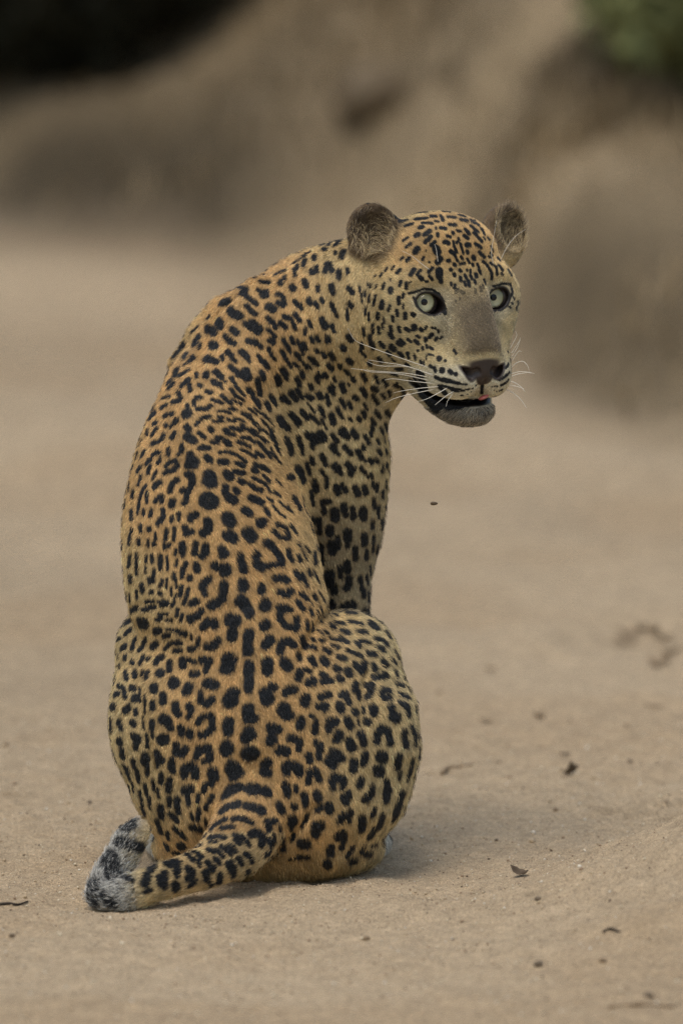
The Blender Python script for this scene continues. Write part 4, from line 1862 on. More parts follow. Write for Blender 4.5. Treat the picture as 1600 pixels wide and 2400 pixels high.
2.6 0.78 878 648 57 879 646 57
4.1 0.73 896 676 29 900 664 30
2.6 0.76 880 675 42 883 667 43
7.0 0.87 915 679 15 915 684 14
4.5 0.89 936 670 9 939 660 10
4.5 0.90 951 676 4 952 663 4
2.2 0.90 959 663 2 962 660 1
2.2 0.76 915 653 27 915 657 25
3.2 0.86 867 674 50 869 667 52
2.6 0.90 861 662 57 862 667 55
3.2 0.90 843 673 56 843 683 53
3.5 0.90 846 688 52 848 707 49
3.2 0.90 854 683 52 855 694 49
3.5 0.90 864 707 45 867 691 46
3.5 0.82 876 715 39 880 693 37
7.7 0.81 896 708 24 894 719 27
4.1 0.87 910 727 18 913 717 15
4.8 0.90 934 711 6 934 698 6
3.5 0.90 943 697 4 945 689 5
3.2 0.90 944 722 4 945 714 4
3.2 0.24 1076 501 112 1090 505 114
4.8 0.46 1079 513 84 1095 516 92
4.1 0.37 1106 518 99 1122 524 110
2.6 0.26 1103 512 109 1115 515 123
4.5 0.57 1103 527 82 1112 536 81 1120 542 83
3.8 0.45 1129 533 104 1135 546 97
5.1 0.65 1111 544 72 1119 552 73 1128 563 76
4.5 0.71 1090 536 63 1099 547 61
5.7 0.78 1088 552 51 1095 557 52
6.4 0.82 1094 573 44 1099 573 47
5.1 0.71 1115 571 59 1127 579 66
2.6 0.55 1133 554 88 1136 559 88
2.6 0.44 1143 554 102 1148 559 107
5.4 0.68 1123 590 60 1135 601 70
2.9 0.40 1151 576 101 1156 587 108
2.6 0.46 1148 590 91 1154 596 101
2.6 0.52 1144 599 83 1152 602 94
6.1 0.80 1109 602 46 1110 605 46
5.4 0.86 1094 589 40 1095 592 40
4.1 0.81 1107 618 42 1108 621 42
4.1 0.75 1118 618 51 1122 627 51
4.1 0.72 1122 630 50 1126 640 51
5.1 0.73 1115 642 40 1116 648 38
3.8 0.72 1112 656 30 1113 663 27
3.2 0.53 1134 654 56 1137 664 56
3.8 0.61 1126 672 32 1126 681 26
2.9 0.50 1131 667 42 1133 675 38
4.1 0.66 1131 611 64 1141 619 72 1148 630 75
3.8 0.79 1148 630 75 1152 639 76 1152 652 77
3.8 0.64 1149 615 83 1157 620 88
3.8 0.76 1162 622 91 1165 641 85
3.8 0.59 1170 620 100 1178 631 99
3.8 0.72 1175 639 92 1178 641 95
3.2 0.31 1167 602 122 1172 608 121
2.9 0.29 1191 629 122 1199 643 130
3.2 0.90 1062 565 33 1064 578 29 1070 591 28
3.5 0.86 1069 568 34 1075 562 39
3.5 0.89 1078 570 37 1082 581 35 1085 592 34
3.2 0.90 1064 594 26 1069 605 26
3.5 0.90 1080 601 30 1083 607 31
3.2 0.86 1094 605 37 1099 615 38
3.8 0.90 1078 618 27 1088 616 31
3.5 0.86 1094 631 31 1094 634 30
3.5 0.83 1102 632 35 1102 639 32
4.1 0.90 1077 633 24 1080 636 24
4.1 0.85 1089 644 24 1093 652 22
4.1 0.90 1078 649 19 1080 658 15
3.8 0.87 1088 660 16 1091 669 12
4.5 0.82 1097 658 21 1099 670 15
3.8 0.77 1102 645 30 1105 653 28
3.5 0.90 1069 605 26 1072 612 26
2.6 0.84 1074 556 42 1075 562 39
3.2 0.76 1113 677 18 1113 686 13
4.5 0.90 1081 684 4 1085 686 3
1.9 0.90 1067 703 -2 1068 708 -4
2.2 0.90 1076 698 -2 1078 703 -4
3.2 0.43 1204 694 125 1206 698 128
2.2 0.50 1199 707 116 1203 710 122
1.9 0.28 1214 704 149 1215 711 154
2.6 0.31 1211 716 142 1212 724 146
2.2 0.59 1193 716 108 1198 719 115
3.2 0.90 856 719 47 856 737 47
2.9 0.90 864 732 46 864 751 48
5.4 0.84 885 735 36 885 745 39
3.2 0.81 899 744 31 900 755 35
4.1 0.84 920 741 17 921 752 20
4.8 0.90 929 728 10 931 739 11
5.4 0.90 949 735 5 949 746 6
5.7 0.90 966 736 2 969 739 2
3.8 0.90 873 759 48 874 778 53
4.5 0.90 886 767 46 888 780 50
3.8 0.83 896 759 39 897 769 42
5.1 0.77 915 766 30 916 775 33
5.1 0.76 912 782 40 918 790 40
4.8 0.81 934 768 19 937 777 21
5.1 0.90 950 770 11 958 774 10
7.3 0.90 969 765 5 970 770 5
4.8 0.90 985 771 4 988 774 4
3.2 0.90 996 770 4 999 766 4
3.2 0.90 1011 768 7 1013 769 7
2.6 0.90 1020 768 9 1020 770 10
2.9 0.90 1026 774 12 1027 778 13
5.1 0.90 1007 789 7 1012 784 8
4.1 0.90 1020 797 9 1023 792 10
2.9 0.90 1031 794 12 1035 789 14
4.1 0.90 977 787 8 982 790 8
4.5 0.90 996 793 7 997 798 8
4.8 0.90 972 798 12 980 805 12
4.1 0.84 955 795 18 963 801 17
7.0 0.71 939 798 30 940 807 35
5.4 0.71 932 803 37 947 804 28
7.0 0.73 918 810 52 923 818 55
4.8 0.85 892 807 61 899 812 62
4.1 0.87 889 801 59 892 802 59
4.1 0.90 868 785 56 868 801 63
4.1 0.85 873 801 62 875 816 70
4.1 0.58 939 826 51 945 834 52
5.1 0.62 955 828 36 958 838 38
3.5 0.74 971 832 23 974 841 23
3.8 0.77 907 824 67 912 834 73
3.2 0.68 918 840 77 924 845 80
4.1 0.89 851 767 53 853 785 59
3.2 0.77 885 837 82 891 843 85
3.5 0.87 978 822 16 980 822 15
3.5 0.90 990 814 10 990 819 10
3.8 0.90 999 809 8 1000 814 7
3.8 0.90 1007 814 6 1013 818 4
1.9 0.86 999 833 5 998 843 5
2.9 0.90 1004 830 4 1009 832 1
3.2 0.76 985 846 14 987 852 12
2.2 0.80 993 846 8 993 856 7
1.9 0.89 1013 832 0 1015 834 -2
7.0 0.87 1028 840 -9 1029 842 -10
3.8 0.85 1042 845 -16 1043 846 -17
4.8 0.84 1017 862 -9 1020 869 -11
3.8 0.84 1007 857 -3 1012 861 -6
7.3 0.86 1034 868 -20 1036 869 -21
6.1 0.90 1053 871 -30 1056 874 -32
4.5 0.90 1066 877 -36 1068 877 -37
3.8 0.63 1063 821 -13 1068 829 -21
4.5 0.35 952 852 61 958 857 53
4.8 0.75 929 864 100 942 864 94
4.5 0.69 917 873 111 929 878 112
4.8 0.79 1020 885 -9 1034 891 -18 1053 894 -30
4.1 0.90 1053 894 -30 1075 899 -35
3.2 0.75 1034 904 -13 1053 909 -24 1078 913 -27
4.5 0.41 926 903 152 931 895 135
3.2 0.34 944 906 177 945 917 198
5.4 0.22 943 930 229 950 920 237
4.5 0.80 853 877 112 857 891 122
4.1 0.87 878 880 119 885 896 127
3.5 0.75 897 889 126 905 903 139
3.8 0.62 910 915 152 913 926 165
4.8 0.78 873 905 130 883 915 138
4.2 0.83 1038 888 -22 1053 893 -31
3.6 0.90 1055 894 -31 1073 900 -35
2.5 0.90 1074 900 -35 1092 901 -32
2.8 0.72 1042 906 -18 1056 912 -23
2.8 0.73 1058 915 -22 1073 918 -24
2.5 0.74 1079 916 -25 1087 916 -24
2.0 0.70 1091 913 -25 1098 912 -22
1.4 0.56 1104 911 -19 1107 910 -16
1.4 0.44 1102 918 -11 1103 919 -9
1.7 0.45 1113 904 -13 1115 903 -10
1.7 0.46 1094 924 -11 1095 924 -9
2.5 0.51 1080 927 -12 1084 927 -11
3.1 0.72 1169 891 5 1176 888 7 1184 881 13 1194 872 31
2.8 0.53 1173 903 14 1186 896 22 1191 889 27
2.2 0.76 1164 905 10 1165 906 11
1.7 0.80 1158 905 8 1159 905 9
1.4 0.80 1152 907 9 1153 907 9
1.4 0.54 1163 917 22 1163 918 23
2.0 0.46 1169 916 25 1176 913 27
1.4 0.65 1158 914 17 1158 915 17
3.1 0.41 1184 863 16 1187 860 22 1192 851 44
2.2 0.24 1190 822 88 1192 825 89
2.0 0.22 1196 839 94 1197 849 77
1.4 0.22 1195 817 125 1195 820 122
2.7 0.90 957 688 3 974 684 2 993 676 4 1012 678 12 1026 688 16
4.6 0.55 1026 688 16 1035 703 16 1043 726 10 1043 735 10
6.9 0.44 1017 723 50 1036 726 17
3.1 0.22 968 697 0 977 717 -1 995 726 55 1013 731 42
3.1 0.75 1155 669 83 1180 662 100 1197 664 122
4.2 0.75 1197 666 122 1202 682 124 1192 701 108 1177 711 118
4.2 0.31 1158 704 139 1159 718 121 1158 728 81
3.4 0.57 1162 709 134 1177 709 121
2.3 0.22 1153 677 82 1154 695 143
8.4 0.22 1035 931 85 1046 951 42
8.4 0.52 1041 920 -4
6.2 0.22 1053 956 38 1083 951 31 1119 945 63 1142 938 91
5.6 0.60 1028 906 -6 1041 917 -7
7.3 0.23 983 881 25 993 902 33 1006 919 87
6.4 0.60 979 873 27 990 878 16
19.0 0.22 307 1926 -308
14.0 0.90 287 1966 -342 334 1978 -334
20.0 0.88 265 2001 -355 272 2044 -376
15.0 0.67 233 2061 -394 231 2096 -407
11.0 0.90 255 2085 -424 273 2103 -426
7.0 0.53 298 2045 -396 320 2052 -415
13.0 0.78 975 891 59 993 925 76 1021 955 60
11.0 0.84 1001 924 74 1031 951 52
9.0 0.77 986 904 61 1011 934 64
4.0 0.66 1129 902 5 1128 921 31
"""
FUR_COUNT = 480000

# ------------------------------------------------------------------ leopard: coat pattern, with shade of some skin creases painted as strokes
STROKES = []
for ln in COAT_AND_CREASES.strip().split('\n'):
    v = ln.split()
    q_ = np.array(v[2:5], float)
    hd = q_[0] > 850 and q_[1] < 1000
    STROKES.append((float(v[0]) * (1.05 if hd else 1.09) + .3, np.array(v[2:], float).reshape(-1, 3), float(v[1])))


def wobble(P, f, seed):
    r = np.random.default_rng(seed)
    out = np.zeros(len(P))
    for i in range(5):
        d = unit(r.normal(size=3)) * f * r.uniform(.6, 1.5)
        out += np.sin(P @ d + r.uniform(0, 6.28))
    return out / 2.2


def seg_dist(Q, S_, wz):
    sc = np.array([1, 1, wz])
    Q = Q * sc
    S2 = S_ * sc
    if len(S2) == 1:
        return np.sqrt(((Q - S2[0]) ** 2).sum(1))
    best = np.full(len(Q), 1e9)
    for a, b in zip(S2[:-1], S2[1:]):
        e = b - a
        t = np.clip((Q - a) @ e / max(e @ e, 1e-6), 0, 1)
        best = np.minimum(best, ((Q - a - t[:, None] * e) ** 2).sum(1))
    return np.sqrt(best)


def spot_field(P, strokes):
    """smallest distance to a marking, in units of the marking's half width"""
    out = np.full(len(P), 9.0)
    order = np.argsort(P[:, 1])
    vs = P[order, 1]
    for w, s, wz in strokes:
        m = w * 1.5 + 3
        a, b = np.searchsorted(vs, [s[:, 1].min() - m, s[:, 1].max() + m])
        idx = order[a:b]
        Q = P[idx]
        mm = m / wz
        k = (Q[:, 0] > s[:, 0].min() - m) & (Q[:, 0] < s[:, 0].max() + m) & (Q[:, 2] > s[:, 2].min() - mm) & (Q[:, 2] < s[:, 2].max() + mm)
        idx = idx[k]
        if len(idx) == 0:
            continue
        out[idx] = np.minimum(out[idx], seg_dist(P[idx], s, wz) / w)
    return out


# the far side of the animal, which was not in view, gets the same kind of markings
r2 = np.random.default_rng(21)
back = np.where((BN[:, 2] > -0.10) & (BV[:, 1] < 1985))[0]
back = back[r2.permutation(len(back))[:26000]]
cl = spot_field(BV[back], STROKES)
near = np.full(len(back), False)
FILL = []
cellsz = 36.0
taken = {}
for i, pi_ in enumerate(back):
    if cl[i] < 2.2:
        continue
    p = BV[pi_]
    sz = 1.0 if p[1] > 1050 else 0.72
    if p[0] > 840 and p[1] < 1000:
        sz = 0.42
    key = tuple((p // (cellsz)).astype(int))
    ok = True
    for dx in (-1, 0, 1):
        for dy in (-1, 0, 1):
            for dz in (-1, 0, 1):
                for q, qs in taken.get((key[0] + dx, key[1] + dy, key[2] + dz), ()):
                    if ((q - p) ** 2).sum() < (34 * (sz + qs) / 2) ** 2:
                        ok = False
    if ok:
        taken.setdefault(key, []).append((p, sz))
        t = unit(np.cross(BN[pi_], r2.normal(size=3)) + np.array([0, 1.0, 0]))
        L = r2.uniform(2, 10) * sz
        FILL.append((r2.uniform(8.5, 12) * sz, np.array([p - t * L, p + t * L]), .95))
print('FILL', len(FILL))

C = {k: lin(*v) for k, v in dict(
    orange=(209, 171, 114), tan=(206, 181, 130), pale=(212, 194, 148), cream=(204, 190, 154), grey=(152, 140, 114),
    bridge=(108, 95, 76), tawny=(164, 126, 80), white=(214, 206, 178), ear=(112, 91, 63), spot=(22, 25, 28), skin=(34, 29, 27),
    nose=(60, 51, 47), tailgrey=(196, 192, 182), paw=(214, 210, 198), mouth=(22, 17, 17), pink=(168, 92, 84)).items()}

EARS = [p for p, o in build_details()[12:16]]
NOSE = [p for p, o in build_details() if o == 'add'][5:7]
NOSTRIL = [p for p, o in build_details() if o == 'sub'][-4:-2]
nose_c = H(0, -205, 228)


def mix(a, b, t):
    return a * (1 - t[:, None]) + b * t[:, None]


def coat(P, N, PM=None):
    """base colour, marking strength, bare skin strength, hair length at surface points"""
    n = len(P)
    u, v, D = P.T
    hl = (P - HC) @ HM.T
    r, up, f = hl.T
    head = ((u > 850) & (v < 1010)).astype(float) * sstep(860, 900, u + (v < 620) * 20)
    wob = wobble(P, .018, 3) * .5
    # body ground colour: orange on the back, paler towards the flanks and the legs
    spine_u = np.interp(v, [650, 800, 950, 1050, 1200, 1400, 1600, 1800, 2000], [600, 540, 450, 455, 505, 565, 588, 595, 580])
    lat = np.abs(u - spine_u) + np.maximum(D - 40, 0) * .35
    col = mix(np.repeat(C['orange'][None], n, 0), C['tan'], sstep(110, 260, lat + wob * 50))
    col = mix(col, C['pale'], sstep(230, 360, lat + wob * 40) * .8)
    col = mix(col, C['cream'], sstep(.1, .8, N[:, 2]) * .65)
    arm = sstep(1060, 1300, v) * (u > 700) * sstep(120, 180, D) * (v < 1480)
    col = mix(col, C['grey'], arm * .75)
    neck = (v < 1000) * sstep(640, 800, u)
    col = mix(col, C['tan'], neck * .55)
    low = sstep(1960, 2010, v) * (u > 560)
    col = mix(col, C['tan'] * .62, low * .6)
    # tail end
    tl = (v > 1890) * (D < -285) * (1 - sstep(300, 372, u + wob * 40))
    col = mix(col, C['tailgrey'], tl)
    tlw = (D < -200) * (v > 1940) * (1 - tl)
    col = mix(col, C['pale'], tlw * .5)
    paws = (v > 1935) * (D > 150)
    col = mix(col, C['paw'], paws * .9)
    # head
    hc = np.repeat(C['tan'][None], n, 0)
    hc = mix(hc, C['orange'], sstep(-10, 60, up) * sstep(20, 70, f) * .75)
    hc = mix(hc, C['pale'], sstep(20, -80, up) * .7)
    hc = mix(hc, C['cream'], sstep(-170, -230, up) * .8)
    for s in (-1, 1):
        de = np.sqrt(((hl - (EYE[s] + [s * -4, -6, 36])) ** 2 * [1, 1.1, .3]).sum(1))
        hc = mix(hc, C['white'], (1 - sstep(34, 62, de)) * .5)
        dd = np.sqrt(((hl - [s * 62, -115, 150]) ** 2 * [1, .5, .5]).sum(1))
        hc = mix(hc, C['white'], (1 - sstep(12, 42, dd)) * .6)
    br = .95 * (1 - sstep(22, 98, np.abs(r) + wob * 22)) * sstep(20, -100, up + wob * 30) * sstep(-200, -170, up) * sstep(90, 120, f)
    hc = mix(hc, C['bridge'], br)
    brt = br * sstep(-186, -160, -up) * 0
    pad = sstep(-196, -225, up) * sstep(60, 110, f)
    hc = mix(hc, lin(222, 213, 186), pad)
    chin = sstep(-300, -318, up) * sstep(40, 80, f)
    hc = mix(hc, lin(186, 178, 160), chin)
    ed = np.min([e.d(P) for e in EARS[::2]], 0)
    earm = (1 - sstep(2, 30, ed)) * sstep(15, 60, up)
    hc = mix(hc, C['ear'], earm)
    ein = np.min([e.d(P) for e in EARS[1::2]], 0)
    earin = (1 - sstep(3, 9, ein)) * earm
    hc = mix(hc, lin(86, 70, 50), earin * .8)
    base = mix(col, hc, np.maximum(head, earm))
    # markings
    P0, P = P, (P if PM is None else PM)
    wv = wobble(P, .16, 11) * .08 + wobble(P, .45, 12) * .05
    k = np.minimum(spot_field(P, STROKES), spot_field(P, FILL)) + wv
    mark = 1 - sstep(.84, 1.14, k)
    near = (1 - sstep(1.05, 2.1, k)) * (1 - mark)
    mark *= 1 - earin * .9
    P = P0
    base = mix(base, C['tawny'], near * .2 * (1 - earm) * (1 - tl) * (1 - head * .6))
    mark = np.where(br > .5, mark * .6, mark)
    # bare skin
    nd = np.min([e.d(P) for e in NOSE], 0)
    nose = (1 - sstep(2.5, 6, nd)) * sstep(-184, -192, up) * sstep(160, 185, f)
    nsd = np.min([e.d(P) for e in NOSTRIL], 0)
    nose = np.maximum(nose, (1 - sstep(4, 8, nsd)) * (up < -190) * sstep(140, 165, f))
    sk = np.zeros(n)
    for s in (-1, 1):
        do = Ell(H(*(EYE[s] + [s * -2, -3, 30])), (32, 22.5, 46), axis_tilt((0, 0, 1), -s * 26) @ HM).d(P)
        sk = np.maximum(sk, (1 - sstep(5, 10, do)))
    md = MOUTH.d(P)
    lip = (1 - sstep(2, 6, md)) * sstep(20, 60, f)
    sk = np.maximum(sk, lip)
    bare = np.maximum(nose, sk)
    # hair length
    L = np.full(n, 10.5)
    L = np.where(tl > .5, 46.0, L)
    L = L * (1 - .25 * sstep(1900, 2000, v) * (tl < .5))
    Lh = np.interp(f, [-80, 20, 110, 200], [12, 10, 7.5, 5])
    L = L * (1 - head) + Lh * head
    L = np.where(chin > .3, 14, L)
    L = np.where(earin > .3, 24, np.where(earm > .5, 8, L))
    return dict(base=base, mark=mark, bare=bare, nose=nose, skin=sk, len=L, head=head, tail=tl, chin=chin * head, earin=earin, ear=earm, bridge=br * head)


MOUTH = [p for p, o in build_details() if o == 'sub'][-1]
fc = coat(FV, np.zeros((len(FV), 3)))
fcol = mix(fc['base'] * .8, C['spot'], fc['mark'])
fcol = mix(fcol, C['skin'], fc['skin'])
fcol = mix(fcol, C['nose'], fc['nose'])
att = body_me.attributes.new('coat', 'FLOAT_COLOR', 'POINT')
att.data.foreach_set('color', np.hstack([fcol, np.ones((len(fcol), 1))]).astype(np.float32).ravel())
att = body_me.attributes.new('wet', 'FLOAT', 'POINT')
att.data.foreach_set('value', fc['bare'].astype(np.float32))
skin_mat = bpy.data.materials.new('leopard_skin')
skin_mat.use_nodes = True
nt = skin_mat.node_tree
b = nt.nodes['Principled BSDF']
a1 = nt.nodes.new('ShaderNodeAttribute'); a1.attribute_name = 'coat'
a2 = nt.nodes.new('ShaderNodeAttribute'); a2.attribute_name = 'wet'
mr = nt.nodes.new('ShaderNodeMapRange')
mr.inputs['To Min'].default_value = .85; mr.inputs['To Max'].default_value = .38
nt.links.new(a2.outputs['Fac'], mr.inputs['Value'])
nt.links.new(mr.outputs[0], b.inputs['Roughness'])
nt.links.new(a1.outputs['Color'], b.inputs['Base Color'])
tx = nt.nodes.new('ShaderNodeTexVoronoi'); tx.inputs['Scale'].default_value = 700
bp = nt.nodes.new('ShaderNodeBump'); bp.inputs['Strength'].default_value = .35; bp.inputs['Distance'].default_value = .0006
nt.links.new(tx.outputs['Distance'], bp.inputs['Height'])
nt.links.new(bp.outputs[0], b.inputs['Normal'])
b.inputs['Specular IOR Level'].default_value = .35

leopard = link('leopard', None)
leopard.location = (-0.11, 0.0, 0.0)
leopard.empty_display_size = 0.2
tag(leopard, 'spotted leopard sitting on the sand, back turned, looking over its shoulder', 'leopard')
PINV = Matrix.Translation((0.11, 0.0, 0.0))


def part(name, me, mat=None, parent=None):
    o = link(name, me, parent or leopard)
    if parent is None:
        o.matrix_parent_inverse = PINV
    if mat is not None and hasattr(me, 'materials'):
        me.materials.append(mat)
    return o


body = part('body', body_me, skin_mat)

# ------------------------------------------------------------------ leopard: fur
FLOW = [  # u, v, D, du, dv, dD
    (560, 700, 100, -.5, .8, 0), (470, 850, 60, -.35, .95, 0), (430, 980, 20, .1, 1, 0), (470, 1120, -60, .3, .95, 0),
    (520, 1250, -100, .25, .97, 0), (565, 1400, -140, .15, 1, 0), (590, 1600, -180, .05, 1, 0), (595, 1800, -190, 0, 1, 0),
    (640, 1200, 0, .5, .87, 0), (620, 1050, 60, .75, .66, .1), (570, 960, 60, .8, .6, .1), (700, 1350, 0, .45, .9, 0), (330, 1200, 60, -.1, 1, .1), (320, 1000, 100, -.3, .95, .2),
    (640, 760, 120, .1, 1, 0), (650, 880, 100, .4, .9, 0), (760, 900, 130, .35, .93, 0), (800, 1100, 150, .15, 1, 0), (820, 1350, 250, .05, 1, 0),
    (720, 640, 120, -.3, .95, 0), (820, 650, 60, -.25, .95, 0), (840, 800, 80, .1, 1, 0), (870, 950, 150, .05, 1, 0),
    (850, 1500, 60, .55, .8, .1), (900, 1650, 60, .35, .9, .1), (900, 1850, 60, -.15, 1, 0), (760, 1700, -140, .25, .95, 0), (740, 1900, -140, .2, .95, 0),
    (340, 1500, 60, -.3, .95, .1), (300, 1650, 60, -.2, .97, .1), (330, 1850, 40, .25, .95, 0), (420, 1700, -120, -.1, 1, 0), (450, 1900, -120, .2, .97, 0),
    (420, 800, 240, -.3, .95, .2), (600, 1000, 450, 0, 1, 0), (560, 1500, 350, 0, 1, 0)]
FLOW = np.array(FLOW, float)
TAILP = catmull([(606, 1810, -110), (590, 1900, -165), (555, 1968, -225), (500, 2014, -280), (440, 2036, -325), (380, 2054, -360), (320, 2074, -385), (272, 2088, -395),
                 (244, 2082, -378), (256, 2042, -345), (287, 1998, -325), (312, 1962, -312), (326, 1944, -306)], 5)
TAILT = unit(np.gradient(TAILP, axis=0))


def coat_len(P):
    f = ((P - HC) @ HM.T)[:, 2]
    hm = (P[:, 0] > 860) & (P[:, 1] < 1010)
    return np.where(hm, np.interp(f, [-80, 20, 110, 200], [12, 10, 7.5, 5]), 10.5)


def flow(P, N):
    W = np.zeros(len(P)) + 1e-9
    F = np.zeros_like(P)
    for row in FLOW:
        w = np.exp(-((P - row[:3]) ** 2 * [1, 1, .6]).sum(1) / (2 * 95 ** 2)) + 1e-6
        W += w
        F += w[:, None] * row[3:]
    F = unit(F)
    hl = (P - HC) @ HM.T
    hm = (P[:, 0] > 850) & (P[:, 1] < 1010) & (hl[:, 2] > -110)
    away = P - H(0, -215, 245)
    away[:, 2] *= 1.0
    hw = (sstep(845, 925, P[hm, 0]) * sstep(-110, -40, hl[hm, 2]))[:, None]
    F[hm] = unit(F[hm] * (1 - hw) + unit(unit(away[hm]) + np.array([-.25, .10, 0])) * hw)
    tm = (P[:, 1] > 1900) & (P[:, 2] < -190) & (P[:, 0] < 640)
    if tm.any():
        j = ((P[tm][:, None] - TAILP[None]) ** 2).sum(2).argmin(1)
        F[tm] = TAILT[j]
    F = F - (F * N).sum(1, keepdims=True) * N
    return unit(F)


def sample_surface(n, weight):
    a = .5 * np.linalg.norm(np.cross(BV[BQ[:, 2]] - BV[BQ[:, 0]], BV[BQ[:, 3]] - BV[BQ[:, 1]]), axis=1)
    p = a * weight
    p /= p.sum()
    q = rng.choice(len(BQ), n, p=p)
    s, t = rng.random((2, n))
    w = np.stack([(1 - s) * (1 - t), s * (1 - t), s * t, (1 - s) * t], 1)
    P = (BV[BQ[q]] * w[:, :, None]).sum(1)
    N = unit((BN[BQ[q]] * w[:, :, None]).sum(1))
    return P, N


fcen = BV[BQ].mean(1)
fn = BN[BQ].mean(1)
hlc = (fcen - HC) @ HM.T
isface = (fcen[:, 0] > 850) & (fcen[:, 1] < 1010)
wgt = np.where(isface, np.where(hlc[:, 2] > 0, 2.6, 1.3), 1.0) * np.where(fn[:, 2] > .25, .35, 1.0)
wgt = wgt * np.where((fcen[:, 1] > 1890) & (fcen[:, 2] < -285) & (fcen[:, 0] < 352), 2.2, 1.0)
NH = FUR_COUNT
HP, HN = sample_surface(NH, wgt)
T = flow(HP, HN)
L0 = coat_len(HP)
cc = coat(HP, HN, HP + T * (L0 * .5)[:, None])
keep = (cc['bare'] < .35) & (rng.random(NH) > cc['bare']) & (to_world(HP)[:, 2] > -.004)
HP, HN = HP[keep], HN[keep]
T = T[keep]
cc = {k: v[keep] for k, v in cc.items()}
nh = len(HP)
side = np.cross(HN, T)
jit = rng.normal(size=nh) * .15 + wobble(HP, .05, 31) * .08
jit = np.where(cc['tail'] > .5, jit * 1.6, np.where(cc['earin'] > .4, jit * 1.8, jit))
T = unit(T + side * jit[:, None])
L = cc['len'] * rng.uniform(.65, 1.2, nh)
lift = .19 + .08 * rng.normal(size=nh) + .06 * wobble(HP, .06, 33)
lift = np.where(cc['tail'] > .5, lift + .35, lift)
lift = np.where(cc['chin'] > .3, lift + .2, lift)
lift = np.where(cc['earin'] > .4, lift + .3, lift)
lift = np.clip(lift, .04, 1.1)[:, None]
guard = (rng.random(nh) < .07) & (cc['head'] < .5)
lift = np.where(guard[:, None], lift + .28, lift)
L = np.where(guard, L * 1.35, L)
R0 = HP - HN * 1.0
R1 = HP + (T * .55 + HN * (lift * 1.2)) * (L * .55)[:, None]
R2 = HP + (unit(T + HN * lift * .75)) * L[:, None]
dark = cc['mark']
hcol = mix(cc['base'], C['spot'], dark)
br_ = np.exp(rng.normal(size=nh) * .24)
hcol = hcol * (br_ * (1 + .13 * wobble(HP, .22, 51) + .10 * wobble(HP, .09, 52)))[:, None]
# ticking: pale tips among the grey of chin, bridge and tail
tick = rng.random(nh)
g = (cc['chin'] > .3) & (tick < .34)
hcol[g] = C['spot'] * 2
g = (cc['bridge'] > .4) & (tick < .25)
hcol[g] = hcol[g] * 1.9
eup = ((HP - HC) @ HM.T)[:, 1]
g = (cc['earin'] > .4) & (tick < np.interp(eup, [70, 125, 160], [.65, .38, .05]))
hcol[g] = lin(190, 168, 126)
g = (cc['tail'] > .5) & (dark < .5) & (tick < .2)
hcol[g] = lin(60, 58, 56)
g = (cc['tail'] > .5) & (tick > .85)
hcol[g] = lin(205, 202, 192)
g = (dark > .8) & (tick < .06) & (cc['head'] < .5)
hcol[g] = hcol[g] * 2.2
pos = np.stack([to_world(R0), to_world(R1), to_world(R2)], 1)
cu = bpy.data.hair_curves.new('fur')
cu.add_curves([3] * nh)
cu.attributes['position'].data.foreach_set('vector', pos.astype(np.float32).ravel())
ra = cu.attributes.get('radius') or cu.attributes.new('radius', 'FLOAT', 'POINT')
wid = np.where(cc['head'] > .5, .36, .52) * S
ra.data.foreach_set('value', (wid[:, None] * np.array([1.0, .8, .18])[None]).astype(np.float32).ravel())
ca = cu.attributes.new('hair_colour', 'FLOAT_COLOR', 'CURVE')
ca.data.foreach_set('color', np.hstack([np.clip(hcol, 0, 1), np.ones((nh, 1))]).astype(np.float32).ravel())
fur_mat = bpy.data.materials.new('leopard_fur')
fur_mat.use_nodes = True
nt = fur_mat.node_tree
b = nt.nodes['Principled BSDF']
a1 = nt.nodes.new('ShaderNodeAttribute'); a1.attribute_name = 'hair_colour'
nt.links.new(a1.outputs['Color'], b.inputs['Base Color'])
b.inputs['Roughness'].default_value = .42
b.inputs['Specular IOR Level'].default_value = .55
cu.materials.append(fur_mat)
fur = part('fur', cu)
fur['kind'] = 'stuff'
scene.cycles_curves.shape = 'RIBBONS'
print('FUR', nh)

# ------------------------------------------------------------------ leopard: eyes, whiskers, tongue
def lathe(profile, n=32):
    """profile of (radius, z); axis +Z"""
    V, Fc = [], []
    for (rr, z) in profile:
        for k in range(n):
            a = 2 * math.pi * k / n
            V.append((rr * math.cos(a), rr * math.sin(a), z))
    for i in range(len(profile) - 1):
        for k in range(n):
            Fc.append((i * n + k, i * n + (k + 1) % n, (i + 1) * n + (k + 1) % n, (i + 1) * n + k))
    return V, Fc


iris_mat = bpy.data.materials.new('leopard_iris')
iris_mat.use_nodes = True
nt = iris_mat.node_tree
b = nt.nodes['Principled BSDF']
tc = nt.nodes.new('ShaderNodeTexCoord')
ln_ = nt.nodes.new('ShaderNodeVectorMath'); ln_.operation = 'LENGTH'
sc_ = nt.nodes.new('ShaderNodeVectorMath'); sc_.operation = 'MULTIPLY'
sc_.inputs[1].default_value = (1, 1, 0)
nt.links.new(tc.outputs['Object'], sc_.inputs[0])
nt.links.new(sc_.outputs[0], ln_.inputs[0])
ramp = nt.nodes.new('ShaderNodeValToRGB')
md_ = nt.nodes.new('ShaderNodeMath'); md_.operation = 'DIVIDE'; md_.inputs[1].default_value = 25 * S
nz = nt.nodes.new('ShaderNodeTexNoise'); nz.inputs['Scale'].default_value = 700
ad = nt.nodes.new('ShaderNodeMath'); ad.operation = 'MULTIPLY_ADD'; ad.inputs[1].default_value = .12
nt.links.new(ln_.outputs['Value'], md_.inputs[0])
nt.links.new(nz.outputs['Fac'], ad.inputs[0]); nt.links.new(md_.outputs[0], ad.inputs[2])
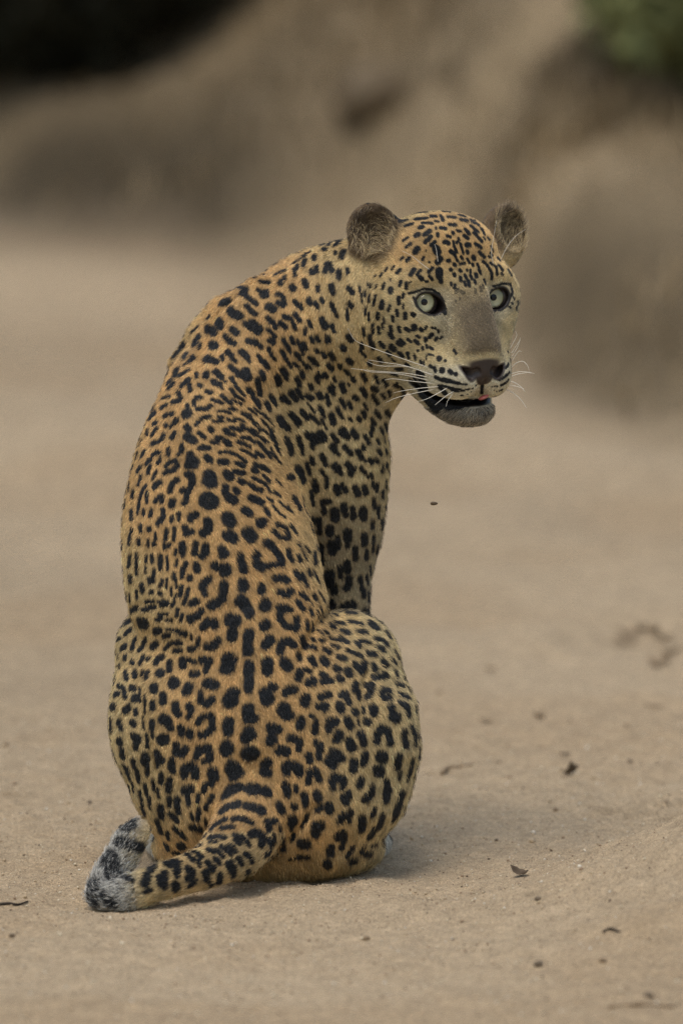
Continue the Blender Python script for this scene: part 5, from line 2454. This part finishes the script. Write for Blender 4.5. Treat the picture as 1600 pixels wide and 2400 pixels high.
nt.links.new(ad.outputs[0], ramp.inputs['Fac'])
e = ramp.color_ramp.elements
e[0].position = .25; e[0].color = (*lin(202, 195, 150), 1)
e[1].position = .75; e[1].color = (*lin(184, 184, 146), 1)
e2 = e.new(.90); e2.color = (*lin(136, 130, 86), 1)
e3 = e.new(1.05 if False else 1.0); e3.color = (*lin(60, 52, 34), 1)
nt.links.new(ramp.outputs['Color'], b.inputs['Base Color'])
b.inputs['Roughness'].default_value = .4
black_wet = simple_mat('eye_black', tuple(lin(6, 6, 7)), .6, .2)
sclera = simple_mat('eye_sclera', tuple(lin(64, 56, 52)), .18)
cornea = bpy.data.materials.new('eye_cornea')
cornea.use_nodes = True
b = cornea.node_tree.nodes['Principled BSDF']
b.inputs['Transmission Weight'].default_value = 1.0
b.inputs['Roughness'].default_value = .02
b.inputs['IOR'].default_value = 1.36
b.inputs['Base Color'].default_value = (1, 1, 1, 1)

for s in (-1, 1):
    c = to_world(H(*EYE[s]))
    gaze = unit(np.array(cam.location) - c + np.array([3.0 if s < 0 else 2.8, 0, 0.3]))
    rot = Vector(gaze).to_track_quat('Z', 'Y')
    R = EYE_R * S
    ir = 24.5 * S
    # sclera with an opening for the iris
    ang0 = math.asin(ir / R)
    prof = [(R * math.sin(t), R * math.cos(t)) for t in np.linspace(math.pi - .02, ang0, 24)]
    V, Fc = lathe(prof, 40)
    eye = part('eye', mesh_from('eye', V, Fc), sclera)
    eye.matrix_parent_inverse = Matrix.Identity(4)
    eye.parent = leopard
    eye.location = Vector(c) - leopard.location
    eye.rotation_mode = 'QUATERNION'
    eye.rotation_quaternion = rot
    zi = R * math.cos(ang0)
    V, Fc = lathe([(ir * 1.0, zi), (ir * .7, zi - 1.5 * S), (ir * .25, zi - 2.5 * S)], 40)
    part('iris', mesh_from('iris', V, Fc), iris_mat, eye)
    V, Fc = lathe([(ir * .27, zi - 2.3 * S), (ir * .15, zi - 3.2 * S), (ir * .01, zi - 3.4 * S)], 24)
    part('pupil', mesh_from('pupil', V, Fc), black_wet, eye)
    prof = [(ir * 1.02 * math.sin(t) / math.sin(1.15), zi - .5 * S + (ir * 1.02 / math.sin(1.15)) * (math.cos(t) - math.cos(1.15))) for t in np.linspace(1.15, .01, 14)]
    V, Fc = lathe(prof, 40)
    part('cornea', mesh_from('cornea', V, Fc), cornea, eye)


def tube(path, r0, r1, n=6):
    path = np.asarray(path, float)
    t = unit(np.gradient(path, axis=0))
    V, Fc = [], []
    a = np.cross(t[0], [0.3, 0.2, 1.0])
    for i, p in enumerate(path):
        a = unit(a - (a @ t[i]) * t[i])
        bb = np.cross(t[i], a)
        rr = r0 + (r1 - r0) * i / (len(path) - 1)
        for k in range(n):
            g = 2 * math.pi * k / n
            V.append(p + rr * (math.cos(g) * a + math.sin(g) * bb))
    for i in range(len(path) - 1):
        for k in range(n):
            Fc.append((i * n + k, i * n + (k + 1) % n, (i + 1) * n + (k + 1) % n, (i + 1) * n + k))
    Fc.append(tuple(range(n))[::-1])
    Fc.append(tuple((len(path) - 1) * n + k for k in range(n)))
    return np.array(V), Fc


whisk_mat = simple_mat('whisker', tuple(lin(235, 228, 212)), .4)
WHISK = [  # root ... tip, in leopard units; D is found from the head surface at the root
    [(1005, 862), (940, 840), (870, 815), (832, 798), (815, 770)],
    [(1018, 880), (950, 858), (900, 850), (862, 844)],
    [(1018, 882), (955, 860), (890, 858), (860, 848)],
    [(1005, 884), (950, 875), (880, 870), (822, 864)],
    [(1008, 892), (930, 876), (870, 872), (845, 866)],
    [(1017, 899), (960, 893), (920, 888), (901, 891)],
    [(1030, 906), (985, 910), (945, 916), (921, 921)],
    [(1020, 912), (970, 922), (930, 932), (902, 944)],
    [(1050, 908), (1020, 925), (1000, 935), (978, 942)],
    [(1065, 916), (1045, 928), (1030, 940), (1018, 950)],
    [(1062, 920), (1055, 930), (1048, 940), (1044, 954)],
    [(1196, 815), (1204, 800), (1211, 785), (1208, 775)],
    [(1198, 828), (1208, 812), (1216, 800), (1220, 790)],
    [(1198, 838), (1206, 825), (1213, 812), (1219, 795)],
    [(1199, 846), (1208, 832), (1216, 822), (1223, 824)],
    [(1199, 860), (1210, 850), (1225, 846), (1236, 856), (1240, 868)],
    [(1197, 876), (1215, 871), (1235, 871), (1252, 875)],
    [(1196, 882), (1215, 876), (1235, 873), (1245, 874)],
    [(1192, 892), (1205, 896), (1220, 906), (1230, 918)],
    [(1190, 902), (1205, 904), (1220, 908), (1228, 912)],
    [(1186, 912), (1205, 922), (1222, 938), (1234, 956)],
    [(1158, 624), (1152, 592), (1156, 560), (1164, 516)],
    [(1172, 610), (1190, 575), (1210, 550), (1232, 535)],
    [(1027, 620), (1024, 600), (1022, 585), (1018, 572)],
    [(1012, 636), (990, 620), (965, 600), (942, 588)]]
CAMP = np.array([800, 1200, -DIST / S])
roots = np.array([w[0] for w in WHISK], float)
ry = unit(np.stack([roots[:, 0] - 800, roots[:, 1] - 1200, np.full(len(roots), DIST / S)], 1))
tt = np.full(len(roots), DIST / S - 400.0)
for it in range(200):
    dd = sdf(CAMP + ry * tt[:, None])
    tt += np.clip(dd * .7, .0, 15)
    tt[(dd > 40)] += 1
root3 = CAMP + ry * tt[:, None]
for w, p0 in zip(WHISK, root3):
    if p0[2] > 350:
        p0[2] = 60
    out = []
    ll = 0
    for i, (x, y) in enumerate(w):
        if i:
            ll += math.hypot(x - w[i - 1][0], y - w[i - 1][1])
        out.append((x, y, p0[2] + (4 if i == 0 else -0.18 * ll)))
    pts = catmull(out, 5)
    V, Fc = tube(to_world(pts), .95 * S, .30 * S, 5)
    part('whisker', mesh_from('whisker', V, Fc), whisk_mat)

# tongue showing between the lips
V, Fc = [], []
rows = [(-26, -298, 150), (0, -294, 205), (8, -297, 214)]
bm = bmesh.new()
bmesh.ops.create_uvsphere(bm, u_segments=20, v_segments=12, radius=1.0)
for v in bm.verts:
    p = H(7 + v.co.x * 13, -285 + v.co.y * 5 + 4 * v.co.x, 206 + v.co.z * 12)
    v.co = to_world(p)
me = bpy.data.meshes.new('tongue'); bm.to_mesh(me); bm.free()
me.polygons.foreach_set('use_smooth', np.ones(len(me.polygons), dtype=bool))
part('tongue', me, simple_mat('tongue', tuple(C['pink']), .35))

# ------------------------------------------------------------------ grit: loose grains on the sand, too many to count
gr = np.random.default_rng(77)
ov = np.array([(1, 0, 0), (-1, 0, 0), (0, 1, 0), (0, -1, 0), (0, 0, 1), (0, 0, -1)], float)
of = np.array([(0, 2, 4), (2, 1, 4), (1, 3, 4), (3, 0, 4), (2, 0, 5), (1, 2, 5), (3, 1, 5), (0, 3, 5)])
NG = 17000
gxp = gr.uniform(-.66, .66, NG)
gyp = -1.1 + 2.3 * gr.random(NG) ** 1.0
gsz = np.exp(gr.normal(size=NG) * .45) * .00095
big = gr.random(NG) < .02
gsz[big] *= 2.0
gz_ = ground_h(gxp, gyp) + gsz * .35
rot = gr.normal(size=(NG, 3, 3))
rot = np.linalg.qr(rot)[0]
loc = (ov[None] * gr.uniform(.6, 1.2, (NG, 6, 1))) @ rot
V = (loc * gsz[:, None, None] + np.stack([gxp, gyp, gz_], 1)[:, None]).reshape(-1, 3)
Fc = (of[None] + (np.arange(NG) * 6)[:, None, None]).reshape(-1, 3)
grit_me = mesh_from('grit', V, Fc, smooth=False)
pal = np.array([lin(214, 198, 168), lin(190, 168, 136), lin(150, 126, 98), lin(96, 80, 62), lin(226, 216, 196)])
gc = pal[gr.choice(5, NG, p=[.3, .34, .2, .08, .08])]
aa = grit_me.attributes.new('grain_colour', 'FLOAT_COLOR', 'POINT')
aa.data.foreach_set('color', np.hstack([np.repeat(gc, 6, 0), np.ones((NG * 6, 1))]).astype(np.float32).ravel())
gm = bpy.data.materials.new('grit')
gm.use_nodes = True
a1 = gm.node_tree.nodes.new('ShaderNodeAttribute'); a1.attribute_name = 'grain_colour'
gm.node_tree.links.new(a1.outputs['Color'], gm.node_tree.nodes['Principled BSDF'].inputs['Base Color'])
gm.node_tree.nodes['Principled BSDF'].inputs['Roughness'].default_value = .75
grit_me.materials.append(gm)
tag(link('grit', grit_me), 'loose pale sand grains scattered over the river bed', 'grit', kind='stuff')


# ------------------------------------------------------------------ litter on the sand
def noisy(name, color, scale, rough=.8, contrast=.35):
    m = bpy.data.materials.new(name)
    m.use_nodes = True
    t = m.node_tree
    b = t.nodes['Principled BSDF']
    b.inputs['Roughness'].default_value = rough
    b.inputs['Specular IOR Level'].default_value = .25
    tc = t.nodes.new('ShaderNodeTexCoord')
    n = t.nodes.new('ShaderNodeTexNoise'); n.inputs['Scale'].default_value = scale; n.inputs['Detail'].default_value = 4
    r = t.nodes.new('ShaderNodeValToRGB')
    c = np.array(color)
    r.color_ramp.elements[0].position = .3; r.color_ramp.elements[0].color = (*(c * (1 - contrast)), 1)
    r.color_ramp.elements[1].position = .7; r.color_ramp.elements[1].color = (*np.clip(c * (1 + contrast), 0, 1), 1)
    t.links.new(tc.outputs['Object'], n.inputs['Vector'])
    t.links.new(n.outputs['Fac'], r.inputs['Fac'])
    t.links.new(r.outputs['Color'], b.inputs['Base Color'])
    return m


M_LEAF = noisy('dry_leaf', lin(130, 110, 84), 120)
M_LEAF2 = noisy('dark_leaf', lin(94, 80, 64), 120)
M_LEAF3 = noisy('faded_leaf', lin(138, 118, 92), 120)
M_STONE = noisy('dark_stone', lin(112, 98, 80), 160)
M_STONE2 = noisy('brown_stone', lin(144, 124, 98), 160)
M_TWIG = noisy('dry_twig', lin(120, 100, 74), 90)
M_TWIG2 = noisy('dark_twig', lin(54, 46, 38), 90)


def pebble(px, py, r, mat, label, group=None, flat=.65, seed=0):
    bm = bmesh.new()
    bmesh.ops.create_icosphere(bm, subdivisions=2, radius=1.0)
    for v in bm.verts:
        n = mnoise.noise(v.co * 1.3 + Vector((seed * 3.1, seed, 0)))
        v.co *= 1 + .35 * n
        v.co.z *= flat
        v.co *= r * .85
    me = bpy.data.meshes.new('pebble'); bm.to_mesh(me); bm.free()
    me.polygons.foreach_set('use_smooth', np.ones(len(me.polygons), dtype=bool))
    me.materials.append(mat)
    o = link('pebble', me)
    o.location = at(px, py, r * flat * .45)
    o.rotation_euler = (0, 0, seed * 1.7)
    return tag(o, label, 'pebble', group)


def leaf(px, py, ln, wd, mat, label, rz=0.0, curl=.3, tilt=.15, name='dry_leaf', group=None, tri=False):
    V, Fc = [], []
    n = 9
    for i in range(n):
        t = i / (n - 1)
        w = wd * (math.sin(math.pi * min(max(t, .02), .98)) ** .7 if not tri else (1 - t) ** .8 + .05)
        x = (t - .5) * ln
        z = curl * wd * (2 * (t - .5)) ** 2
        for k, q in enumerate((-1, -.5, 0, .5, 1)):
            V.append((x, q * w * .5, z + curl * .8 * abs(q) * w * .5 + .0008 * math.sin(i * 2.3 + k)))
    for i in range(n - 1):
        for k in range(4):
            a = i * 5 + k
            Fc.append((a, a + 1, a + 6, a + 5))
    m = len(V)
    V += [(x, y, z - .0007) for x, y, z in V]
    Fc += [tuple(q + m for q in f[::-1]) for f in Fc]
    for i in range(n - 1):
        for k0 in (0, 4):
            a, c = i * 5 + k0, (i + 1) * 5 + k0
            Fc.append((a, c, c + m, a + m) if k0 == 0 else (c, a, a + m, c + m))
    for i0 in (0, (n - 1) * 5):
        for k in range(4):
            a = i0 + k
            Fc.append((a + 1, a, a + m, a + 1 + m) if i0 == 0 else (a, a + 1, a + 1 + m, a + m))
    me = mesh_from(name, V, Fc)
    me.materials.append(mat)
    o = link(name, me)
    o.location = at(px, py, .0022 + abs(tilt) * .06 * ln)
    o.rotation_euler = (tilt, tilt * .6, rz)
    return tag(o, label, 'leaf', group)


def twig(pts, r, mat, label, lift=.0015):
    P = [at(*p, lift) for p in pts]
    path = catmull([tuple(p) for p in P], 5)
    V, Fc = tube(path, r, r * .45, 7)
    c = np.array(P[0])
    me = mesh_from('twig', V - c, Fc)
    me.materials.append(mat)
    o = link('twig', me)
    o.location = c
    return tag(o, label, 'twig')


leaf(1323, 1775, .016, .008, M_LEAF2, 'small dark curled leaf on the sand right of the leopard, above a triangular chip', .2)
leaf(1330, 1820, .022, .020, M_LEAF2, 'dark triangular leaf chip standing on the sand right of the leopard', 2.6, .5, .5, tri=True)
pebble(1475, 1788, .0048, M_STONE, 'round dark pebble far to the right of the leopard', seed=1)
pebble(1166, 1792, .0042, M_STONE2, 'small brown pebble just right of the curved twig', seed=2)
twig([(1034, 1822), (1050, 1808), (1075, 1800), (1108, 1795)], .0026, M_TWIG, 'brown curved twig on the sand right of the leopard')
leaf(1148, 1573, .018, .012, M_LEAF, 'out of focus pale brown leaf right of the haunch', .8)
pebble(1030, 1625, .0055, M_STONE2, 'blurred brown pebble close beside the haunch', seed=3)
leaf(1138, 1697, .020, .010, M_LEAF, 'blurred flat leaf on the sand, left of a larger leaf patch', .1)
leaf(1262, 1683, .028, .016, M_LEAF, 'blurred broad leaf behind the curled leaf', 1.0)
leaf(1530, 1664, .030, .012, M_LEAF, 'blurred long brown leaf near the right edge', -.2)
leaf(1216, 2057, .026, .013, M_LEAF2, 'crumpled dark leaf in front of the leopard on the right', -.5, .7, .35)
pebble(1259, 2114, .0052, M_STONE, 'dark pebble on the sand below the crumpled leaf', seed=4)
twig([(1412, 2190), (1430, 2188), (1452, 2189)], .0024, M_TWIG2, 'short dark twig piece in the right foreground')
pebble(1260, 2271, .0068, M_STONE, 'blurred dark pebble in the lower right foreground', seed=5)
pebble(1411, 2256, .0060, M_STONE2, 'blurred brown pebble right of the dark foreground pebble', seed=6)
pebble(1519, 2338, .0075, M_STONE, 'large blurred pebble near the lower right corner', seed=7)
pebble(1163, 1974, .0034, M_STONE, 'tiny dark pebble in the sharp sand right of the hind paw', seed=8)
pebble(1301, 1902, .0042, M_STONE2, 'small angular pebble left of the raked ripples', seed=9)
pebble(1041, 2003, .0036, M_STONE2, 'tiny brown pebble just past the hind paw', seed=10)
twig([(0, 2129), (22, 2126), (45, 2124), (66, 2122)], .0022, M_TWIG2, 'thin dark twig at the left edge beside the tail tip')
twig([(1425, 2370), (1500, 2362), (1580, 2366)], .0026, M_TWIG, 'blurred twig lying along the lower right corner')
pebble(29, 2197, .0046, M_STONE, 'small dark pebble at the left edge below the twig', seed=11)
pebble(858, 2204, .0058, M_STONE2, 'brown pebble on the sand below the rump', seed=12)
pebble(14, 1750, .0050, M_STONE2, 'blurred pebble at the left edge behind the leopard', seed=13)

# leaf shapes laid in a curve, standing in for a faint dark smudge
LL = ['pale leaf shape at the left end of the blurred curve, upper one', 'second leaf shape from the left on top of the blurred curve',
      'topmost middle leaf shape of the blurred curve at the far right', 'leaf shape on the right shoulder of the blurred curve',
      'rightmost leaf shape of the blurred curve at the far right', 'lower right leaf shape of the blurred curve',
      'lowest leaf shape at the inner end of the blurred curve', 'leaf shape at the left end of the blurred curve, lower one']
LG = 'leaf shapes laid in a curve at the far right'
for i, (px, py) in enumerate([(1470, 1492), (1500, 1484), (1532, 1490), (1556, 1508), (1572, 1535), (1560, 1556), (1535, 1560), (1462, 1512)]):
    leaf(px, py, .032 + .006 * math.sin(i * 2.1), .016, M_LEAF3, LL[i], i * .9, .4, .25, group=LG)

# fly in the air
bm = bmesh.new()
bmesh.ops.create_uvsphere(bm, u_segments=14, v_segments=8, radius=1.0)
for v in bm.verts:
    v.co = Vector((v.co.x * .0050, v.co.y * .0022, v.co.z * .0022 * (1.1 - .3 * v.co.x)))
fly_me = bpy.data.meshes.new('body'); bm.to_mesh(fly_me); bm.free()
fly = link('fly', None)
fly.location = to_world(np.array([1017.0, 1180.0, 40.0]))
fly.empty_display_size = .01
tag(fly, 'tiny dark fly in the air right of the foreleg', 'fly')
fb = link('body', fly_me, fly)
fly_me.materials.append(simple_mat('fly_body', tuple(lin(84, 66, 40)), .5))
wm = simple_mat('fly_wing', tuple(lin(140, 124, 96)), .4)
wm.node_tree.nodes['Principled BSDF'].inputs['Alpha'].default_value = .6
for s in (-1, 1):
    V, Fc = [(0, 0, 0)], []
    for k in range(10):
        a = math.pi * (k / 9 - .5)
        V.append((s * (.004 + .0045 * math.cos(a)), .0016 * math.sin(a), .0014 + .0012 * math.cos(a)))
    for k in range(1, 10):
        Fc.append((0, k, k + 1))
    me = mesh_from('wing', V, Fc)
    me.materials.append(wm)
    link('wing', me, fly)


# ------------------------------------------------------------------ plants and rocks of the bank
def leaves_mesh(name, centres, normals, size, seed, aspect=2.0):
    r = np.random.default_rng(seed)
    n = len(centres)
    a = unit(r.normal(size=(n, 3)) + np.array([0, 0, -.2]))
    nn = unit(normals + r.normal(size=(n, 3)) * .6)
    a = unit(a - (a * nn).sum(1, keepdims=True) * nn)
    bq = np.cross(nn, a)
    sz = size * r.uniform(.6, 1.3, n)[:, None]
    p0 = centres - a * sz
    p2 = centres + a * sz
    p1 = centres + bq * sz / aspect + nn * sz * .15
    p3 = centres - bq * sz / aspect + nn * sz * .15
    V = np.stack([p0, p1, p2, p3], 1).reshape(-1, 3)
    Fq = np.arange(n * 4).reshape(n, 4)
    return mesh_from(name, V, Fq, smooth=False)


def shrub(base, height, rx, ry, nleaf, size, mat, stem_mat, label, seed, group=None, name='shrub'):
    r = np.random.default_rng(seed)
    root = link(name, None)
    root.location = base
    tag(root, label, 'shrub', group)
    ends = []
    V, Fc = [], []
    for k in range(11):
        a = r.uniform(0, 6.28)
        rr = math.sqrt(r.uniform(.05, 1))
        tip = np.array([rx * rr * math.cos(a), ry * rr * math.sin(a), height * r.uniform(.45, 1.0) * (1 - .35 * rr)])
        mid = tip * np.array([.4, .4, .55]) + r.normal(size=3) * .03
        path = catmull([(0, 0, -.03), mid, tip], 5)
        v_, f_ = tube(path, .012, .003, 5)
        o = len(V)
        V += [tuple(q) for q in v_]
        Fc += [tuple(i + o for i in f) for f in f_]
        ends += [path[i] for i in range(4, len(path))]
    me = mesh_from('stems', V, Fc)
    me.materials.append(stem_mat)
    link('stems', me, root)
    ends = np.array(ends)
    c = ends[r.integers(0, len(ends), nleaf)] + r.normal(size=(nleaf, 3)) * np.array([rx, ry, height * .6]) * .16
    c[:, 2] = np.maximum(c[:, 2], .02)
    lm = leaves_mesh('foliage', c, unit(c - np.array([0, 0, height * .3])), size, seed + 1)
    lm.materials.append(mat)
    link('foliage', lm, root)
    return root


def leafmat(name, c):
    m = noisy(name, c, 6, .8, .5)
    return m


M_SHADELEAF = leafmat('shaded_foliage', lin(44, 43, 30))  # leaf colour darkened below real leaves to hold the shade of a deep thicket
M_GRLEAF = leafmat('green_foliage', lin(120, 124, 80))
M_BRLEAF = leafmat('dry_foliage', lin(158, 139, 102))
M_STEM = noisy('stem_bark', lin(70, 58, 44), 40)
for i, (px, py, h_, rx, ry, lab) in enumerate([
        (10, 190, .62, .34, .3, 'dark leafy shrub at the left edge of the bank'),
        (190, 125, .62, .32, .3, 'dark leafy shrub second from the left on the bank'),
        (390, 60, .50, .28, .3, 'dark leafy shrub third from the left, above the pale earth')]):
    shrub(at(px, py), h_, rx, ry, 9000, .026, M_SHADELEAF, M_STEM, lab, 300 + i * 7, 'dark shrubs on the bank')
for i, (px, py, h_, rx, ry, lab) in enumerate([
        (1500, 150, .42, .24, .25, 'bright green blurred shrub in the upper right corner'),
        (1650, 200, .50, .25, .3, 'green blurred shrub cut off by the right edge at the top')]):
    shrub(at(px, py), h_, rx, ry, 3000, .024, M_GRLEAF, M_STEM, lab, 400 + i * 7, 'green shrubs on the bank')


# dry grass over the bank: blades nobody could count
r_ = np.random.default_rng(91)
NB = 34000
bx = r_.uniform(-1.5, 1.5, NB)
bt = r_.random(NB) ** 1.3 * 5.0 - .1
by = foot_line(bx) + bt
dens = sstep(-.35, .35, fbm(bx, by, 3.1, 61, 3) + .3 * (bx > .2))
kp = r_.random(NB) < dens * sstep(-.1, 1.8, bt)
bx, by = bx[kp], by[kp]
NB = len(bx)
bz = ground_h(bx, by) - .004
tone = np.clip(.5 + .6 * fbm(bx, by, 2.0, 62, 3) + .2 * r_.normal(size=NB), 0, 1)
hh = r_.uniform(.02, .055, NB) * (.6 + .8 * dens[kp])
th = r_.uniform(0, 6.28, NB)
dx_, dy_ = np.cos(th), np.sin(th)
P0 = np.stack([bx, by, bz], 1)
sd = np.stack([-dy_, dx_, 0 * dx_], 1) * .004
ln2 = np.stack([dx_, dy_, 0 * dx_], 1) * (hh * r_.uniform(.2, 1.1, NB))[:, None]
upv = np.stack([0 * hh, 0 * hh, hh], 1)
V = np.stack([P0 - sd, P0 + sd, P0 + sd * .7 + ln2 * .4 + upv * .65, P0 - sd * .7 + ln2 * .4 + upv * .65, P0 + ln2 + upv], 1).reshape(-1, 3)
o5 = np.arange(NB)[:, None] * 5
Fc = np.vstack([o5 + [0, 1, 2], o5 + [0, 2, 3], o5 + [3, 2, 4]])
grass_me = mesh_from('dry_grass', V, Fc, smooth=False)
gcl = lin(150, 128, 92)[None] * tone[:, None] + lin(94, 81, 58)[None] * (1 - tone[:, None])
aa = grass_me.attributes.new('grain_colour', 'FLOAT_COLOR', 'POINT')
aa.data.foreach_set('color', np.hstack([np.repeat(gcl, 5, 0), np.ones((NB * 5, 1))]).astype(np.float32).ravel())
grass_me.materials.append(gm)
tag(link('dry_grass', grass_me), 'short dry brown grass covering the blurred bank', 'grass', kind='stuff')


def boulder(px, py, r, flat, mat, label, seed):
    bm = bmesh.new()
    bmesh.ops.create_icosphere(bm, subdivisions=4, radius=1.0)
    for v in bm.verts:
        n = mnoise.fractal(v.co * 1.1 + Vector((seed, seed * 2.0, 0)), 1.0, 2.0, 4)
        v.co *= r * (1 + .28 * n)
        v.co.z *= flat
    me = bpy.data.meshes.new('boulder'); bm.to_mesh(me); bm.free()
    me.polygons.foreach_set('use_smooth', np.ones(len(me.polygons), dtype=bool))
    me.materials.append(mat)
    o = link('boulder', me)
    o.location = at(px, py, r * flat * .3)
    return tag(o, label, 'boulder')


boulder(880, 250, .07, .8, noisy('boulder_dark', lin(104, 90, 70), 9), 'dark blurred boulder on the bank above the leopard head', 1)
